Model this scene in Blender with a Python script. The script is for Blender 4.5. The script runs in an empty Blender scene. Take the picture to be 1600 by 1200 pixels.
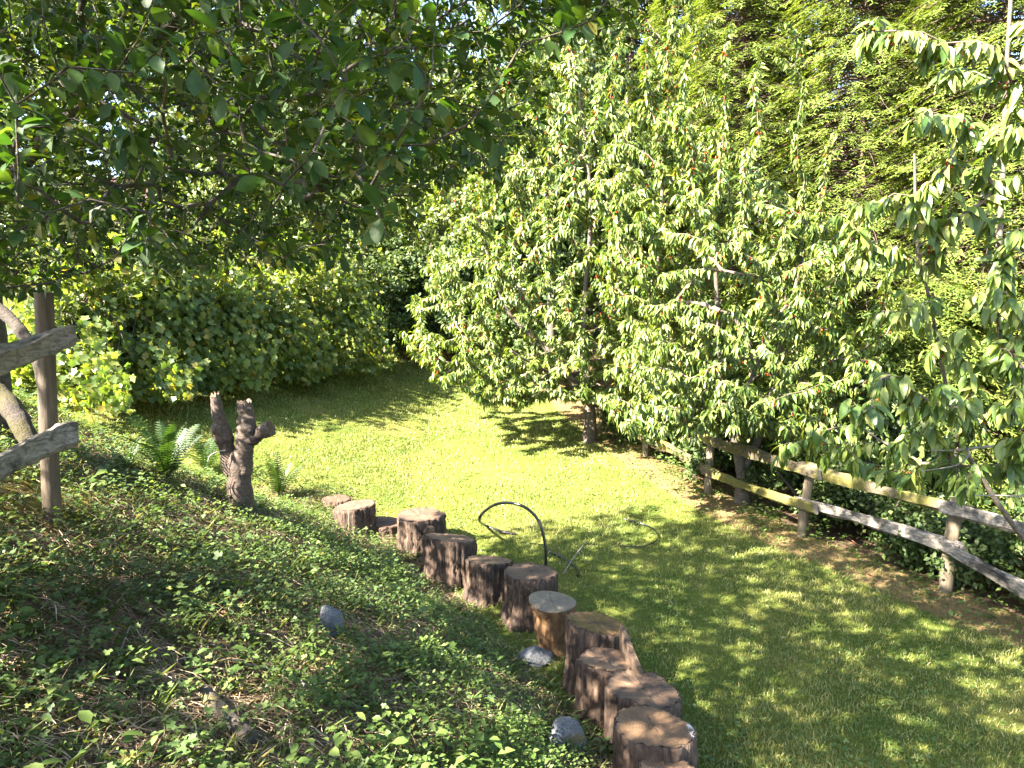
import bpy, math, random
import numpy as np
from mathutils import Vector, Matrix, noise as mnoise

# ------------------------------------------------------------------ camera, sky, sun, exposure
SC = bpy.context.scene
COL = SC.collection
CAM_Z, PITCH, FPX = 3.0, math.radians(6.0), 1110.0      # focal length for a 1600 px wide picture
cam_d = bpy.data.cameras.new('camera')
cam = bpy.data.objects.new('camera', cam_d)
COL.objects.link(cam)
cam.location = (0, 0, CAM_Z)
cam.rotation_euler = (math.pi / 2 - PITCH, 0, 0)
cam_d.sensor_width = 36.0
cam_d.lens = 36.0 * FPX / 1600.0
cam_d.clip_start, cam_d.clip_end = 0.05, 1000.0
SC.camera = cam

SUN_EL = math.radians(41.0)
SUN_H = np.array([-0.86, -0.51]); SUN_H /= np.linalg.norm(SUN_H)
SUN_DIR = np.array([SUN_H[0] * math.cos(SUN_EL), SUN_H[1] * math.cos(SUN_EL), math.sin(SUN_EL)])
world = bpy.data.worlds.new('World'); SC.world = world; world.use_nodes = True
wn = world.node_tree
sky = wn.nodes.new('ShaderNodeTexSky'); sky.sky_type = 'NISHITA'; sky.sun_disc = False
sky.sun_elevation = SUN_EL
sky.sun_rotation = math.atan2(SUN_H[0], SUN_H[1])
sky.air_density, sky.dust_density, sky.ozone_density = 1.0, 1.2, 1.0
wn.links.new(sky.outputs[0], wn.nodes['Background'].inputs[0])
wn.nodes['Background'].inputs[1].default_value = 0.07
sun_d = bpy.data.lights.new('sun', 'SUN'); sun_d.energy = 5.0; sun_d.angle = math.radians(0.53)
sun_d.color = (1.0, 0.92, 0.80)
sun = bpy.data.objects.new('sun', sun_d); COL.objects.link(sun)
sun.location = (-20, -12, 25)
sun.rotation_euler = Vector(SUN_DIR).to_track_quat('Z', 'Y').to_euler()
vs = SC.view_settings
vs.view_transform = 'Standard'; vs.look = 'None'; vs.gamma = 1.0; vs.use_curve_mapping = False
vs.exposure = 3.75
cy = SC.cycles
cy.max_bounces = 7; cy.diffuse_bounces = 3; cy.glossy_bounces = 2; cy.transmission_bounces = 4
cy.use_denoising = True

rng = np.random.default_rng(11)
random.seed(11)

# ------------------------------------------------------------------ small helpers
def ray(px, py):
    """direction (forward = 1-ish) of a photograph pixel (1600 x 1200)"""
    x = (px - 800) / FPX; y = -(py - 600) / FPX
    return np.array([x, math.cos(PITCH) + y * math.sin(PITCH), y * math.cos(PITCH) - math.sin(PITCH)])

def at(px, py, Y):
    d = ray(px, py); d = d / d[1] * Y
    return np.array([d[0], d[1], CAM_Z + d[2]])

def proj(P):
    P = np.atleast_2d(P) - np.array([0, 0, CAM_Z])
    c, s = math.cos(PITCH), math.sin(PITCH)
    f = P[:, 1] * c - P[:, 2] * s
    u = P[:, 1] * s + P[:, 2] * c
    f_ = np.where(np.abs(f) < 1e-3, 1e-3, f)
    return np.stack([800 + FPX * P[:, 0] / f_, 600 - FPX * u / f_, f], 1)

def sstep(a, b, x):
    t = np.clip((x - a) / (b - a), 0, 1)
    return t * t * (3 - 2 * t)

LINE_Y = [-30, 0, 2.5, 4.05, 8.2, 10.1, 14, 60]
LINE_X = [14, 2.3, 1.35, 0.85, -1.15, -2.6, -6.5, -50]
FEN_Y = [-30, 0, 4.0, 5.7, 7.1, 8.5, 10.1, 12.0, 15.0, 18.0, 24, 60]
FEN_X = [14, 8.3, 6.4, 5.4, 4.5, 3.55, 2.83, 2.25, 1.6, 1.0, 0.5, 0.0]

def bank_d(x, y):
    return (np.interp(y, LINE_Y, LINE_X) - x) * 0.91

def wob(x, y):
    return (np.sin(x * 1.7 + y * 0.6) * np.cos(y * 1.3 - x * 0.4) * 0.5 + np.sin(x * 3.9 - y * 2.7 + 1.3) * 0.25
            + np.sin(x * 7.1 + y * 6.3) * np.sin(y * 8.7 - x * 3.1) * 0.25)

def H(x, y):
    x = np.asarray(x, float); y = np.asarray(y, float)
    lawn = 0.1 * np.maximum(0, y - 6.5) + 0.05 * np.maximum(0, y - 15)
    lawn = np.minimum(lawn, 4.0)
    lawn = lawn + np.minimum(0.2 * np.maximum(0, -x - 1.5), 2.2) * sstep(6.5, 11, y)
    d = bank_d(x, y)
    b = np.where(d < 4.2, 0.5 * np.maximum(0, d + 0.06), 2.13 + 0.22 * (d - 4.2))
    b = np.minimum(b, 3.1)
    b = b * sstep(11.0, 7.2, y)
    z = np.maximum(lawn, b)
    # ground falls away a little behind the right hand fence
    e = x - np.interp(y, FEN_Y, FEN_X)
    z = z - 0.10 * np.clip(e, 0, 4)
    amp = 0.02 + 0.05 * sstep(0.2, 1.0, d) * sstep(11, 8, y)
    return z + amp * wob(x, y)

def ground_pt(px, py, t0=1.0):
    """where the ray of a pixel meets the ground"""
    d = ray(px, py); t = t0
    while t < 60:
        p = d * t
        if CAM_Z + p[2] <= H(p[0], p[1]):
            break
        t += 0.02
    p = d * t
    return np.array([p[0], p[1], float(H(p[0], p[1]))])

class Acc:
    """collects vertices and faces; build() links them as ONE mesh object"""
    def __init__(s):
        s.V = []; s.L = []; s.N = []; s.n = 0; s.M = []
    def add(s, V, F, mat=0):
        V = np.asarray(V, float).reshape(-1, 3); F = np.asarray(F, int)
        if F.size == 0: return
        s.V.append(V); s.L.append((F + s.n).ravel()); s.N.append(np.full(len(F), F.shape[1])); s.n += len(V)
        s.M.append(np.full(len(F), mat))
    def mesh(s, name, mats, smooth=True):
        me = bpy.data.meshes.new(name)
        V = np.concatenate(s.V); L = np.concatenate(s.L); N = np.concatenate(s.N)
        me.vertices.add(len(V)); me.vertices.foreach_set('co', V.ravel().astype(np.float32))
        me.loops.add(len(L)); me.loops.foreach_set('vertex_index', L.astype(np.int32))
        me.polygons.add(len(N))
        st = np.concatenate([[0], np.cumsum(N)[:-1]])
        me.polygons.foreach_set('loop_start', st.astype(np.int32))
        me.polygons.foreach_set('loop_total', N.astype(np.int32))
        if not isinstance(mats, (list, tuple)): mats = [mats]
        for m in mats: me.materials.append(m)
        me.polygons.foreach_set('material_index', np.concatenate(s.M).astype(np.int32))
        me.polygons.foreach_set('use_smooth', np.full(len(N), smooth))
        me.update(calc_edges=True)
        return me
    def build(s, name, mats, parent=None, smooth=True, origin=None):
        if origin is not None:
            o3 = np.asarray(origin, float)
            s.V = [v - o3 for v in s.V]
        elif parent is not None:
            o3 = np.array(parent.location)
            s.V = [v - o3 for v in s.V]
        me = s.mesh(name, mats, smooth)
        o = bpy.data.objects.new(name, me); COL.objects.link(o)
        if origin is not None: o.location = origin
        if parent is not None: o.parent = parent
        return o

def tag(o, label, cat, group=None):
    o['label'] = label; o['category'] = cat
    if group: o['group'] = group
    return o

def thing(name, loc, label, cat, group=None):
    o = bpy.data.objects.new(name, None); COL.objects.link(o)
    o.empty_display_size = 0.2
    o.location = [float(v) for v in loc]
    return tag(o, label, cat, group)

def nrm(v):
    v = np.asarray(v, float)
    return v / np.maximum(np.linalg.norm(v, axis=-1, keepdims=True), 1e-9)

def tube(pts, rad, sides=6, cap=True, rough=0.0, seed=0):
    pts = np.asarray(pts, float); rad = np.broadcast_to(np.asarray(rad, float), (len(pts),))
    T = np.gradient(pts, axis=0); T = nrm(T)
    a = np.array([0, 0, 1.0]) if abs(T[0][2]) < 0.8 else np.array([1.0, 0, 0])
    u = nrm(np.cross(T[0], a))
    U = []
    for t in T:
        u = nrm(u - t * np.dot(u, t)); U.append(u)
    U = np.array(U); W = np.cross(T, U)
    th = np.arange(sides) * 2 * math.pi / sides
    R = np.repeat(rad[:, None], sides, 1)
    if rough:
        r = np.random.default_rng(seed)
        nz = r.normal(0, 1, R.shape)
        nz = (nz + np.roll(nz, 1, 1) + np.roll(nz, -1, 1)) / 2
        nz[1:-1] = (nz[:-2] + nz[1:-1] * 2 + nz[2:]) / 3
        R = R * (1 + rough * nz)
    V = pts[:, None, :] + R[..., None] * (np.cos(th)[None, :, None] * U[:, None, :] + np.sin(th)[None, :, None] * W[:, None, :])
    n = len(pts)
    i = np.arange(n - 1)[:, None] * sides; j = np.arange(sides)[None, :]; k = (j + 1) % sides
    F = np.stack([i + j, i + k, i + sides + k, i + sides + j], -1).reshape(-1, 4)
    return V.reshape(-1, 3), F

def add_tube(acc, pts, rad, sides=6, rough=0.0, seed=0, mat=0, capmat=None):
    V, F = tube(pts, rad, sides, rough=rough, seed=seed)
    acc.add(V, F, mat)
    cm = mat if capmat is None else capmat
    for ring, c, flip in ((V[:sides], pts[0], True), (V[-sides:], pts[-1], False)):
        W = np.vstack([ring, np.asarray(c)[None]])
        j = np.arange(sides); k = (j + 1) % sides
        f = np.stack([k, j, np.full(sides, sides)], 1) if flip else np.stack([j, k, np.full(sides, sides)], 1)
        acc.add(W, f, cm)

def gnarl(acc, pts, rad, sides=20, amp=0.12, freq=9.0, seed=0, mat=0, capmat=None, jag=0.0):
    """a limb with lumpy, furrowed surface"""
    pts = np.asarray(pts, float); rad = np.asarray(rad, float)
    V, F = tube(pts, rad, sides)
    C = np.repeat(pts, sides, 0); R = np.repeat(rad, sides)
    out = V - C
    for i in range(len(V)):
        q = Vector(V[i] * freq + seed * 7.3)
        k = mnoise.noise(q) + 0.45 * mnoise.noise(q * 2.3)
        out[i] *= 1 + amp * k
    V = C + out
    if jag:
        ax = nrm(pts[-1] - pts[-2]); rr = np.random.default_rng(seed)
        V[-sides:] += ax[None] * (rr.uniform(-.2, 1.0, sides) * jag * rad[-1])[:, None]
    acc.add(V, F, mat)
    cm = mat if capmat is None else capmat
    for ring, c, flip in ((V[:sides], pts[0], True), (V[-sides:], pts[-1], False)):
        mid = (ring + np.asarray(c)) / 2 + 0.0
        W = np.vstack([ring, np.asarray(c)[None]]); j = np.arange(sides); k = (j + 1) % sides
        acc.add(W, np.stack([k, j, np.full(sides, sides)], 1) if flip else np.stack([j, k, np.full(sides, sides)], 1), cm)

def smooth_path(pts, n=24):
    """Catmull-Rom through the points"""
    P = np.asarray(pts, float); P = np.vstack([2 * P[0] - P[1], P, 2 * P[-1] - P[-2]])
    out = []
    m = len(P) - 3
    for q in np.linspace(0, m - 1e-6, n):
        i = int(q); t = q - i
        a, b, c, d = P[i:i + 4]
        out.append(0.5 * (2 * b + (c - a) * t + (2 * a - 5 * b + 4 * c - d) * t * t + (3 * b - a - 3 * c + d) * t ** 3))
    return np.array(out)

# ------------------------------------------------------------------ leaf templates (long axis +Y, face normal +Z, unit length)
def leaf_template(w=0.42, fold=0.18, droop=0.22, n=4, tip=0.6):
    ys = np.linspace(0, 1, n + 1)
    ws = w * 0.5 * np.sin(np.pi * ys ** tip) ** 0.9
    V = []; F = []
    zc = -droop * ys ** 2
    for y, z, ww in zip(ys, zc, ws):
        V += [(-ww, y, z + fold * ww), (0, y, z), (ww, y, z + fold * ww)]
    V = np.array(V); T = []
    for i in range(n):
        a = i * 3
        for (p, q, r, s) in ((a, a + 1, a + 4, a + 3), (a + 1, a + 2, a + 5, a + 4)):
            if i == 0: T.append((p if p != a else a + 1, r, s) if p == a else (a + 1, s + 0, s) if False else (a + 1, r, s))
            elif i == n - 1: T.append((p, q, a + 4))
            else: T += [(p, q, r), (p, r, s)]
    return V, np.array(T)

def flat_template(outline, cup=0.1):
    """fan of triangles round a centre point; outline in x, y"""
    O = np.array(outline, float)
    c = np.array([[0, 0.4, 0]])
    z = cup * np.linalg.norm(O - c[:, :2], axis=1)
    V = np.vstack([c, np.c_[O, z]])
    n = len(O)
    F = np.array([(0, 1 + i, 1 + (i + 1) % n) for i in range(n)])
    return V, F

LEAF_CHERRY = leaf_template(0.35, 0.30, 0.32, 4, 0.75)
LEAF_CHERRY_LO = (np.array([(0, 0, 0), (-0.155, 0.42, 0.05), (0.155, 0.42, 0.05), (0, 1, -0.27), (0, 0.45, -0.05)]), np.array([(0, 4, 1), (1, 4, 3), (0, 2, 4), (4, 2, 3)]))
LEAF_PLUM = leaf_template(0.56, 0.30, 0.18, 4, 1.05)
LEAF_FLAT = (np.array([(0, 0, 0), (-0.30, 0.5, 0.08), (0.30, 0.5, 0.08), (0, 1, -0.1)]), np.array([(0, 2, 1), (1, 2, 3)]))
LEAF_PLUM_LO = (np.array([(0, 0, 0), (-0.27, 0.6, 0.05), (0.27, 0.6, 0.05), (0, 1, -0.18), (0, 0.55, -0.03)]), np.array([(0, 4, 1), (1, 4, 3), (0, 2, 4), (4, 2, 3)]))
LEAF_OVAL = leaf_template(0.58, 0.35, 0.25, 3, 0.9)
LEAF_SMALL = (np.array([(0, 0, 0), (-0.27, 0.5, 0.07), (0.27, 0.5, 0.07), (0, 1, -0.12), (0, 0.5, 0)]), np.array([(0, 4, 1), (1, 4, 3), (0, 2, 4), (4, 2, 3)]))
_g = [(0, 0), (0.18, -0.10), (0.46, 0.0), (0.34, 0.22), (0.60, 0.46), (0.30, 0.58), (0.22, 0.70), (0, 1.0)]
LEAF_GRAPE = flat_template(_g + [(-x, y) for x, y in _g[-2:0:-1]], 0.16)
_c = []
for k in range(3):
    a0 = math.pi / 2 + (k - 1) * 2.0
    for q in (-0.45, 0.45, 1.047):
        r = 0.5 if q < 1 else 0.22
        _c.append((r * math.cos(a0 + q), 0.4 + r * math.sin(a0 + q)))
_c = sorted(_c, key=lambda p: math.atan2(p[1] - 0.4, p[0]))
LEAF_TREFOIL = flat_template(_c, 0.12)

def scatter(acc, tmpl, P, D, Nrm, S, mat=0, width=None):
    """copies of a leaf template: base P, long axis D, face normal about Nrm, size S"""
    V, F = tmpl
    D = nrm(D); X = nrm(np.cross(D, Nrm)); Z = np.cross(X, D)
    S = np.asarray(S, float).reshape(-1, 1, 1)
    wx = 1.0 if width is None else np.asarray(width).reshape(-1, 1, 1)
    out = P[:, None, :] + S * (wx * V[None, :, 0:1] * X[:, None, :] + V[None, :, 1:2] * D[:, None, :] + V[None, :, 2:3] * Z[:, None, :])
    n, m = len(P), len(V)
    FF = (F[None] + (np.arange(n) * m)[:, None, None]).reshape(-1, F.shape[1])
    acc.add(out.reshape(-1, 3), FF, mat)

def basis_mat(p, d, nn, s):
    d = nrm(d); x = nrm(np.cross(d, nn)); z = np.cross(x, d)
    M = Matrix(((x[0] * s, d[0] * s, z[0] * s, p[0]), (x[1] * s, d[1] * s, z[1] * s, p[1]), (x[2] * s, d[2] * s, z[2] * s, p[2]), (0, 0, 0, 1)))
    return M

# ------------------------------------------------------------------ materials
def mat_new(name):
    m = bpy.data.materials.new(name); m.use_nodes = True
    nt = m.node_tree
    return m, nt, nt.nodes['Principled BSDF'], nt.nodes['Material Output']

def ramp(nt, fac, stops):
    r = nt.nodes.new('ShaderNodeValToRGB')
    e = r.color_ramp.elements
    while len(e) < len(stops): e.new(0.5)
    for el, (p, c) in zip(e, stops):
        el.position = p; el.color = (*c, 1)
    if fac is not None: nt.links.new(fac, r.inputs[0])
    return r

def noise(nt, scale, detail=4, rough=0.55, vec=None, dist=0.0):
    n = nt.nodes.new('ShaderNodeTexNoise')
    n.inputs['Scale'].default_value = scale; n.inputs['Detail'].default_value = detail
    n.inputs['Roughness'].default_value = rough; n.inputs['Distortion'].default_value = dist
    if vec is not None: nt.links.new(vec, n.inputs['Vector'])
    return n

def coords(nt, kind='Object', scale=(1, 1, 1)):
    t = nt.nodes.new('ShaderNodeTexCoord'); m = nt.nodes.new('ShaderNodeMapping')
    m.inputs['Scale'].default_value = scale
    nt.links.new(t.outputs[kind], m.inputs[0])
    return m.outputs[0]

def mixc(nt, fac, a, b, mode='MIX'):
    m = nt.nodes.new('ShaderNodeMix'); m.data_type = 'RGBA'; m.blend_type = mode
    for s, v in ((m.inputs[0], fac), (m.inputs[6], a), (m.inputs[7], b)):
        if isinstance(v, (int, float)): s.default_value = v
        elif isinstance(v, tuple): s.default_value = (*v, 1)
        else: nt.links.new(v, s)
    return m.outputs[2]

def math_n(nt, op, a, b=None):
    m = nt.nodes.new('ShaderNodeMath'); m.operation = op
    for s, v in zip(m.inputs, (a, b)):
        if v is None: continue
        if isinstance(v, (int, float)): s.default_value = v
        else: nt.links.new(v, s)
    return m.outputs[0]

def bump(nt, h, strength=0.4, dist=0.02):
    b = nt.nodes.new('ShaderNodeBump'); b.inputs['Strength'].default_value = strength; b.inputs['Distance'].default_value = dist
    nt.links.new(h, b.inputs['Height'])
    return b.outputs[0]

def tone(nt, c, k=0.7):
    v = nt.nodes.new('ShaderNodeVectorMath'); v.operation = 'SCALE'
    nt.links.new(c, v.inputs[0]); v.inputs['Scale'].default_value = k
    return v.outputs[0]

def leaf_mat(name, stops, rough=0.42, trans=0.35, tcol=(1.6, 1.7, 0.5), spec=0.5, obj_random=False, patch=None):
    m, nt, bs, out = mat_new(name)
    if obj_random:
        i = nt.nodes.new('ShaderNodeObjectInfo'); r = i.outputs['Random']
    else:
        g = nt.nodes.new('ShaderNodeNewGeometry'); r = g.outputs['Random Per Island']
    rp = ramp(nt, r, stops)
    nz = noise(nt, 1.3, 2)
    fac = math_n(nt, 'MULTIPLY_ADD', nz.outputs[0], 0.66); nt.nodes[-1].inputs[2].default_value = 0.36
    v = nt.nodes.new('ShaderNodeVectorMath'); v.operation = 'SCALE'
    src = rp.outputs[0]
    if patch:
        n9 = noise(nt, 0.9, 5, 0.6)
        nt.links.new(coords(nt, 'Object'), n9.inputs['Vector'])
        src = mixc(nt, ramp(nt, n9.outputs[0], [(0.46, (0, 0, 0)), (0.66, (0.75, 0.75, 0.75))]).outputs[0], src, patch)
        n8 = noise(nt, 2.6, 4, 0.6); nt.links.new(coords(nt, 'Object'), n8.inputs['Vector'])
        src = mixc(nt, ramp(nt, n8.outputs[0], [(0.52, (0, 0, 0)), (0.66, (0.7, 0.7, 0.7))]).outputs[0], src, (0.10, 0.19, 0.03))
    nt.links.new(src, v.inputs[0]); nt.links.new(fac, v.inputs['Scale'])
    c = v.outputs[0]
    nt.links.new(c, bs.inputs['Base Color'])
    bs.inputs['Roughness'].default_value = rough
    bs.inputs['Specular IOR Level'].default_value = spec
    t = nt.nodes.new('ShaderNodeBsdfTranslucent')
    v2 = nt.nodes.new('ShaderNodeVectorMath'); v2.operation = 'MULTIPLY'
    nt.links.new(c, v2.inputs[0]); v2.inputs[1].default_value = tcol
    nt.links.new(v2.outputs[0], t.inputs[0])
    mx = nt.nodes.new('ShaderNodeMixShader'); mx.inputs[0].default_value = trans
    nt.links.new(bs.outputs[0], mx.inputs[1]); nt.links.new(t.outputs[0], mx.inputs[2])
    nt.links.new(mx.outputs[0], out.inputs[0])
    return m

def wood_mat(name, dark, light, scale=(6, 6, 1.2), bstr=0.6, moss=None, nscale=5.0, rough=0.85, bdist=0.02):
    m, nt, bs, out = mat_new(name)
    co = coords(nt, 'Object', scale)
    n1 = noise(nt, nscale, 6, 0.65, co, 0.6)
    c = ramp(nt, n1.outputs[0], [(0.30, dark), (0.72, light)]).outputs[0]
    if moss:
        n2 = noise(nt, 3.5, 5, 0.6, coords(nt, 'Object'))
        f = ramp(nt, n2.outputs[0], [(moss[1], (0, 0, 0)), (moss[1] + 0.1, (1, 1, 1))]).outputs[0]
        c = mixc(nt, f, c, moss[0])
    nt.links.new(tone(nt, c), bs.inputs['Base Color'])
    bs.inputs['Roughness'].default_value = rough
    nt.links.new(bump(nt, n1.outputs[0], bstr, bdist), bs.inputs['Normal'])
    return m

M = {}
M['cherry_leaf'] = leaf_mat('cherry_leaf', [(0.0, (0.060, 0.115, 0.018)), (0.5, (0.14, 0.21, 0.036)), (0.85, (0.24, 0.295, 0.065)), (1.0, (0.34, 0.34, 0.08))], 0.46, 0.24, (1.7, 1.7, 0.3), 0.38)
M['cherry_leaf_single'] = leaf_mat('cherry_leaf_single', [(0.0, (0.05, 0.105, 0.018)), (0.5, (0.10, 0.165, 0.032)), (1.0, (0.19, 0.245, 0.055))], 0.44, 0.24, (1.7, 1.7, 0.3), 0.40, obj_random=True)
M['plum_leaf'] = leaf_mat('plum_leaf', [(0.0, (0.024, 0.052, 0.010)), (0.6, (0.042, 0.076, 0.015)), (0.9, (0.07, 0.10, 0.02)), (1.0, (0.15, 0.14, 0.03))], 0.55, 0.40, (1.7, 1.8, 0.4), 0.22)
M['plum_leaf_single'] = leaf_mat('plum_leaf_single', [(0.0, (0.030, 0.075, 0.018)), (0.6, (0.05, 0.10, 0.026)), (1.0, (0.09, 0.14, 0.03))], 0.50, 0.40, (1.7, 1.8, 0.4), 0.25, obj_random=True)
M['cedar_spray'] = leaf_mat('cedar_spray', [(0.0, (0.07, 0.12, 0.02)), (0.5, (0.15, 0.21, 0.034)), (1.0, (0.28, 0.32, 0.06))], 0.55, 0.35, (1.3, 1.3, 0.5), 0.3)
M['fir_spray'] = leaf_mat('fir_spray', [(0.0, (0.035, 0.05, 0.016)), (1.0, (0.10, 0.11, 0.045))], 0.6, 0.15, (1.2, 1.2, 0.6), 0.3)
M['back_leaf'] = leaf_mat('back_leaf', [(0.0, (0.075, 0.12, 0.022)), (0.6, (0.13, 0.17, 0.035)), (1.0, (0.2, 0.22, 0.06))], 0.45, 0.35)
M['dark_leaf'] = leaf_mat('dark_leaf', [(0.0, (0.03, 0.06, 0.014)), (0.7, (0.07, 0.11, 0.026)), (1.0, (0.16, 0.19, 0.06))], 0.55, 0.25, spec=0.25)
M['grape_leaf'] = leaf_mat('grape_leaf', [(0.0, (0.07, 0.13, 0.03)), (0.5, (0.15, 0.22, 0.055)), (0.95, (0.25, 0.28, 0.07)), (1.0, (0.40, 0.29, 0.06))], 0.5, 0.5, (2.0, 1.9, 0.6))
M['weed_leaf'] = leaf_mat('weed_leaf', [(0.0, (0.07, 0.125, 0.025)), (0.6, (0.115, 0.18, 0.038)), (1.0, (0.18, 0.235, 0.06))], 0.55, 0.38, (1.6, 1.7, 0.5), 0.3)
M['weed_leaf_b'] = leaf_mat('weed_leaf_b', [(0.0, (0.065, 0.115, 0.03)), (0.6, (0.105, 0.165, 0.05)), (0.93, (0.15, 0.20, 0.055)), (1.0, (0.34, 0.28, 0.08))], 0.55, 0.38, (1.6, 1.7, 0.5), 0.3)
M['fern_leaf'] = leaf_mat('fern_leaf', [(0.0, (0.028, 0.062, 0.012)), (1.0, (0.05, 0.095, 0.02))], 0.5, 0.35, obj_random=True)
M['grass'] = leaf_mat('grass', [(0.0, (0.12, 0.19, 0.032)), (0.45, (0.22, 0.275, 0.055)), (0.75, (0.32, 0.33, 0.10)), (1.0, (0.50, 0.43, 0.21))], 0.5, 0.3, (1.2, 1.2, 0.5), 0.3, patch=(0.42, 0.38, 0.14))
M['clover'] = leaf_mat('clover', [(0.0, (0.07, 0.14, 0.022)), (1.0, (0.16, 0.22, 0.05))], 0.5, 0.3)
M['bank_grass'] = leaf_mat('bank_grass', [(0.0, (0.07, 0.115, 0.02)), (0.7, (0.12, 0.16, 0.035)), (1.0, (0.34, 0.28, 0.12))], 0.5, 0.3, (1.2, 1.2, 0.5), 0.3)
M['straw'] = leaf_mat('straw', [(0.0, (0.15, 0.10, 0.055)), (0.5, (0.34, 0.24, 0.14)), (1.0, (0.58, 0.46, 0.31))], 0.7, 0.1, (1, 1, 1), 0.2)
M['dead_leaf'] = leaf_mat('dead_leaf', [(0.0, (0.10, 0.045, 0.02)), (1.0, (0.26, 0.15, 0.07))], 0.7, 0.2, (1, 1, 1), 0.2)
M['cherry_bark'] = wood_mat('cherry_bark', (0.05, 0.036, 0.027), (0.19, 0.15, 0.11), (3, 3, 14), 0.5, bdist=0.006)
M['branch_bark'] = wood_mat('branch_bark', (0.07, 0.05, 0.035), (0.21, 0.16, 0.115), (4, 4, 4), 0.4)
M['pale_twig'] = wood_mat('pale_twig', (0.16, 0.135, 0.11), (0.36, 0.31, 0.26), (6, 6, 6), 0.4)
M['plum_bark'] = wood_mat('plum_bark', (0.022, 0.016, 0.011), (0.12, 0.095, 0.07), (5, 5, 9), 0.8, ((0.14, 0.12, 0.02), 0.56))
M['moss_bark'] = wood_mat('moss_bark', (0.014, 0.010, 0.007), (0.085, 0.06, 0.038), (9, 9, 9), 1.0, ((0.055, 0.044, 0.006), 0.49))
M['cedar_bark'] = wood_mat('cedar_bark', (0.05, 0.03, 0.02), (0.16, 0.10, 0.07), (9, 9, 1.5), 0.8)
M['post_wood'] = wood_mat('post_wood', (0.045, 0.031, 0.018), (0.14, 0.102, 0.06), (9, 9, 0.9), 0.35)
M['post_pale'] = wood_mat('post_pale', (0.10, 0.075, 0.042), (0.23, 0.18, 0.115), (9, 9, 0.9), 0.35, ((0.16, 0.16, 0.05), 0.62))
M['rail_grey'] = wood_mat('rail_grey', (0.06, 0.05, 0.04), (0.40, 0.35, 0.28), (9, 3, 12), 1.0, ((0.03, 0.026, 0.02), 0.53), 4.0)
M['rail_moss'] = wood_mat('rail_moss', (0.045, 0.036, 0.018), (0.16, 0.125, 0.066), (4, 4, 4), 0.9, ((0.14, 0.125, 0.02), 0.42), 5.0)
M['end_grain'] = wood_mat('end_grain', (0.16, 0.12, 0.08), (0.36, 0.30, 0.22), (8, 8, 8), 0.4)
M['red_twig'] = wood_mat('red_twig', (0.16, 0.06, 0.035), (0.34, 0.16, 0.10), (5, 5, 5), 0.3)
def fruit_mat():
    m, nt, bs, out = mat_new('cherry_fruit')
    g = nt.nodes.new('ShaderNodeNewGeometry')
    nt.links.new(ramp(nt, g.outputs['Random Per Island'], [(0, (0.30, 0.015, 0.008)), (0.5, (0.45, 0.045, 0.012)), (1, (0.52, 0.16, 0.03))]).outputs[0], bs.inputs['Base Color'])
    bs.inputs['Roughness'].default_value = 0.2
    return m
M['fruit'] = fruit_mat()
def plain(name, c, r=0.6, metal=0.0):
    m, nt, bs, out = mat_new(name)
    n = noise(nt, 30, 3, 0.5, coords(nt))
    nt.links.new(mixc(nt, math_n(nt, 'MULTIPLY', n.outputs[0], 0.5), tuple(v * 0.7 for v in c), tuple(v * 0.4 for v in c)), bs.inputs['Base Color'])
    bs.inputs['Roughness'].default_value = r; bs.inputs['Metallic'].default_value = metal
    return m
M['hose'] = plain('hose', (0.018, 0.017, 0.017), 0.28)
M['roof'] = plain('roof', (0.045, 0.010, 0.009), 0.9)
M['shed_wall'] = plain('shed_wall', (0.22, 0.23, 0.26), 0.8)
M['glass'] = plain('glass', (0.05, 0.06, 0.08), 0.1)

def bark_mat():
    m, nt, bs, out = mat_new('stump_bark')
    co = coords(nt, 'Object', (1, 1, 0.26))
    n1 = noise(nt, 34, 5, 0.6, co, 0.3)
    n2 = noise(nt, 5, 4, 0.6, coords(nt))
    c = ramp(nt, n1.outputs[0], [(0.33, (0.014, 0.008, 0.005)), (0.52, (0.095, 0.055, 0.033)), (0.75, (0.29, 0.185, 0.115))]).outputs[0]
    c = mixc(nt, ramp(nt, n2.outputs[0], [(0.45, (0, 0, 0)), (0.75, (0.7, 0.7, 0.7))]).outputs[0], c, (0.20, 0.125, 0.08))
    nt.links.new(tone(nt, c, 0.50), bs.inputs['Base Color']); bs.inputs['Roughness'].default_value = 0.9
    nt.links.new(bump(nt, n1.outputs[0], 1.0, 0.03), bs.inputs['Normal'])
    return m
M['stump_bark'] = bark_mat()

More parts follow.
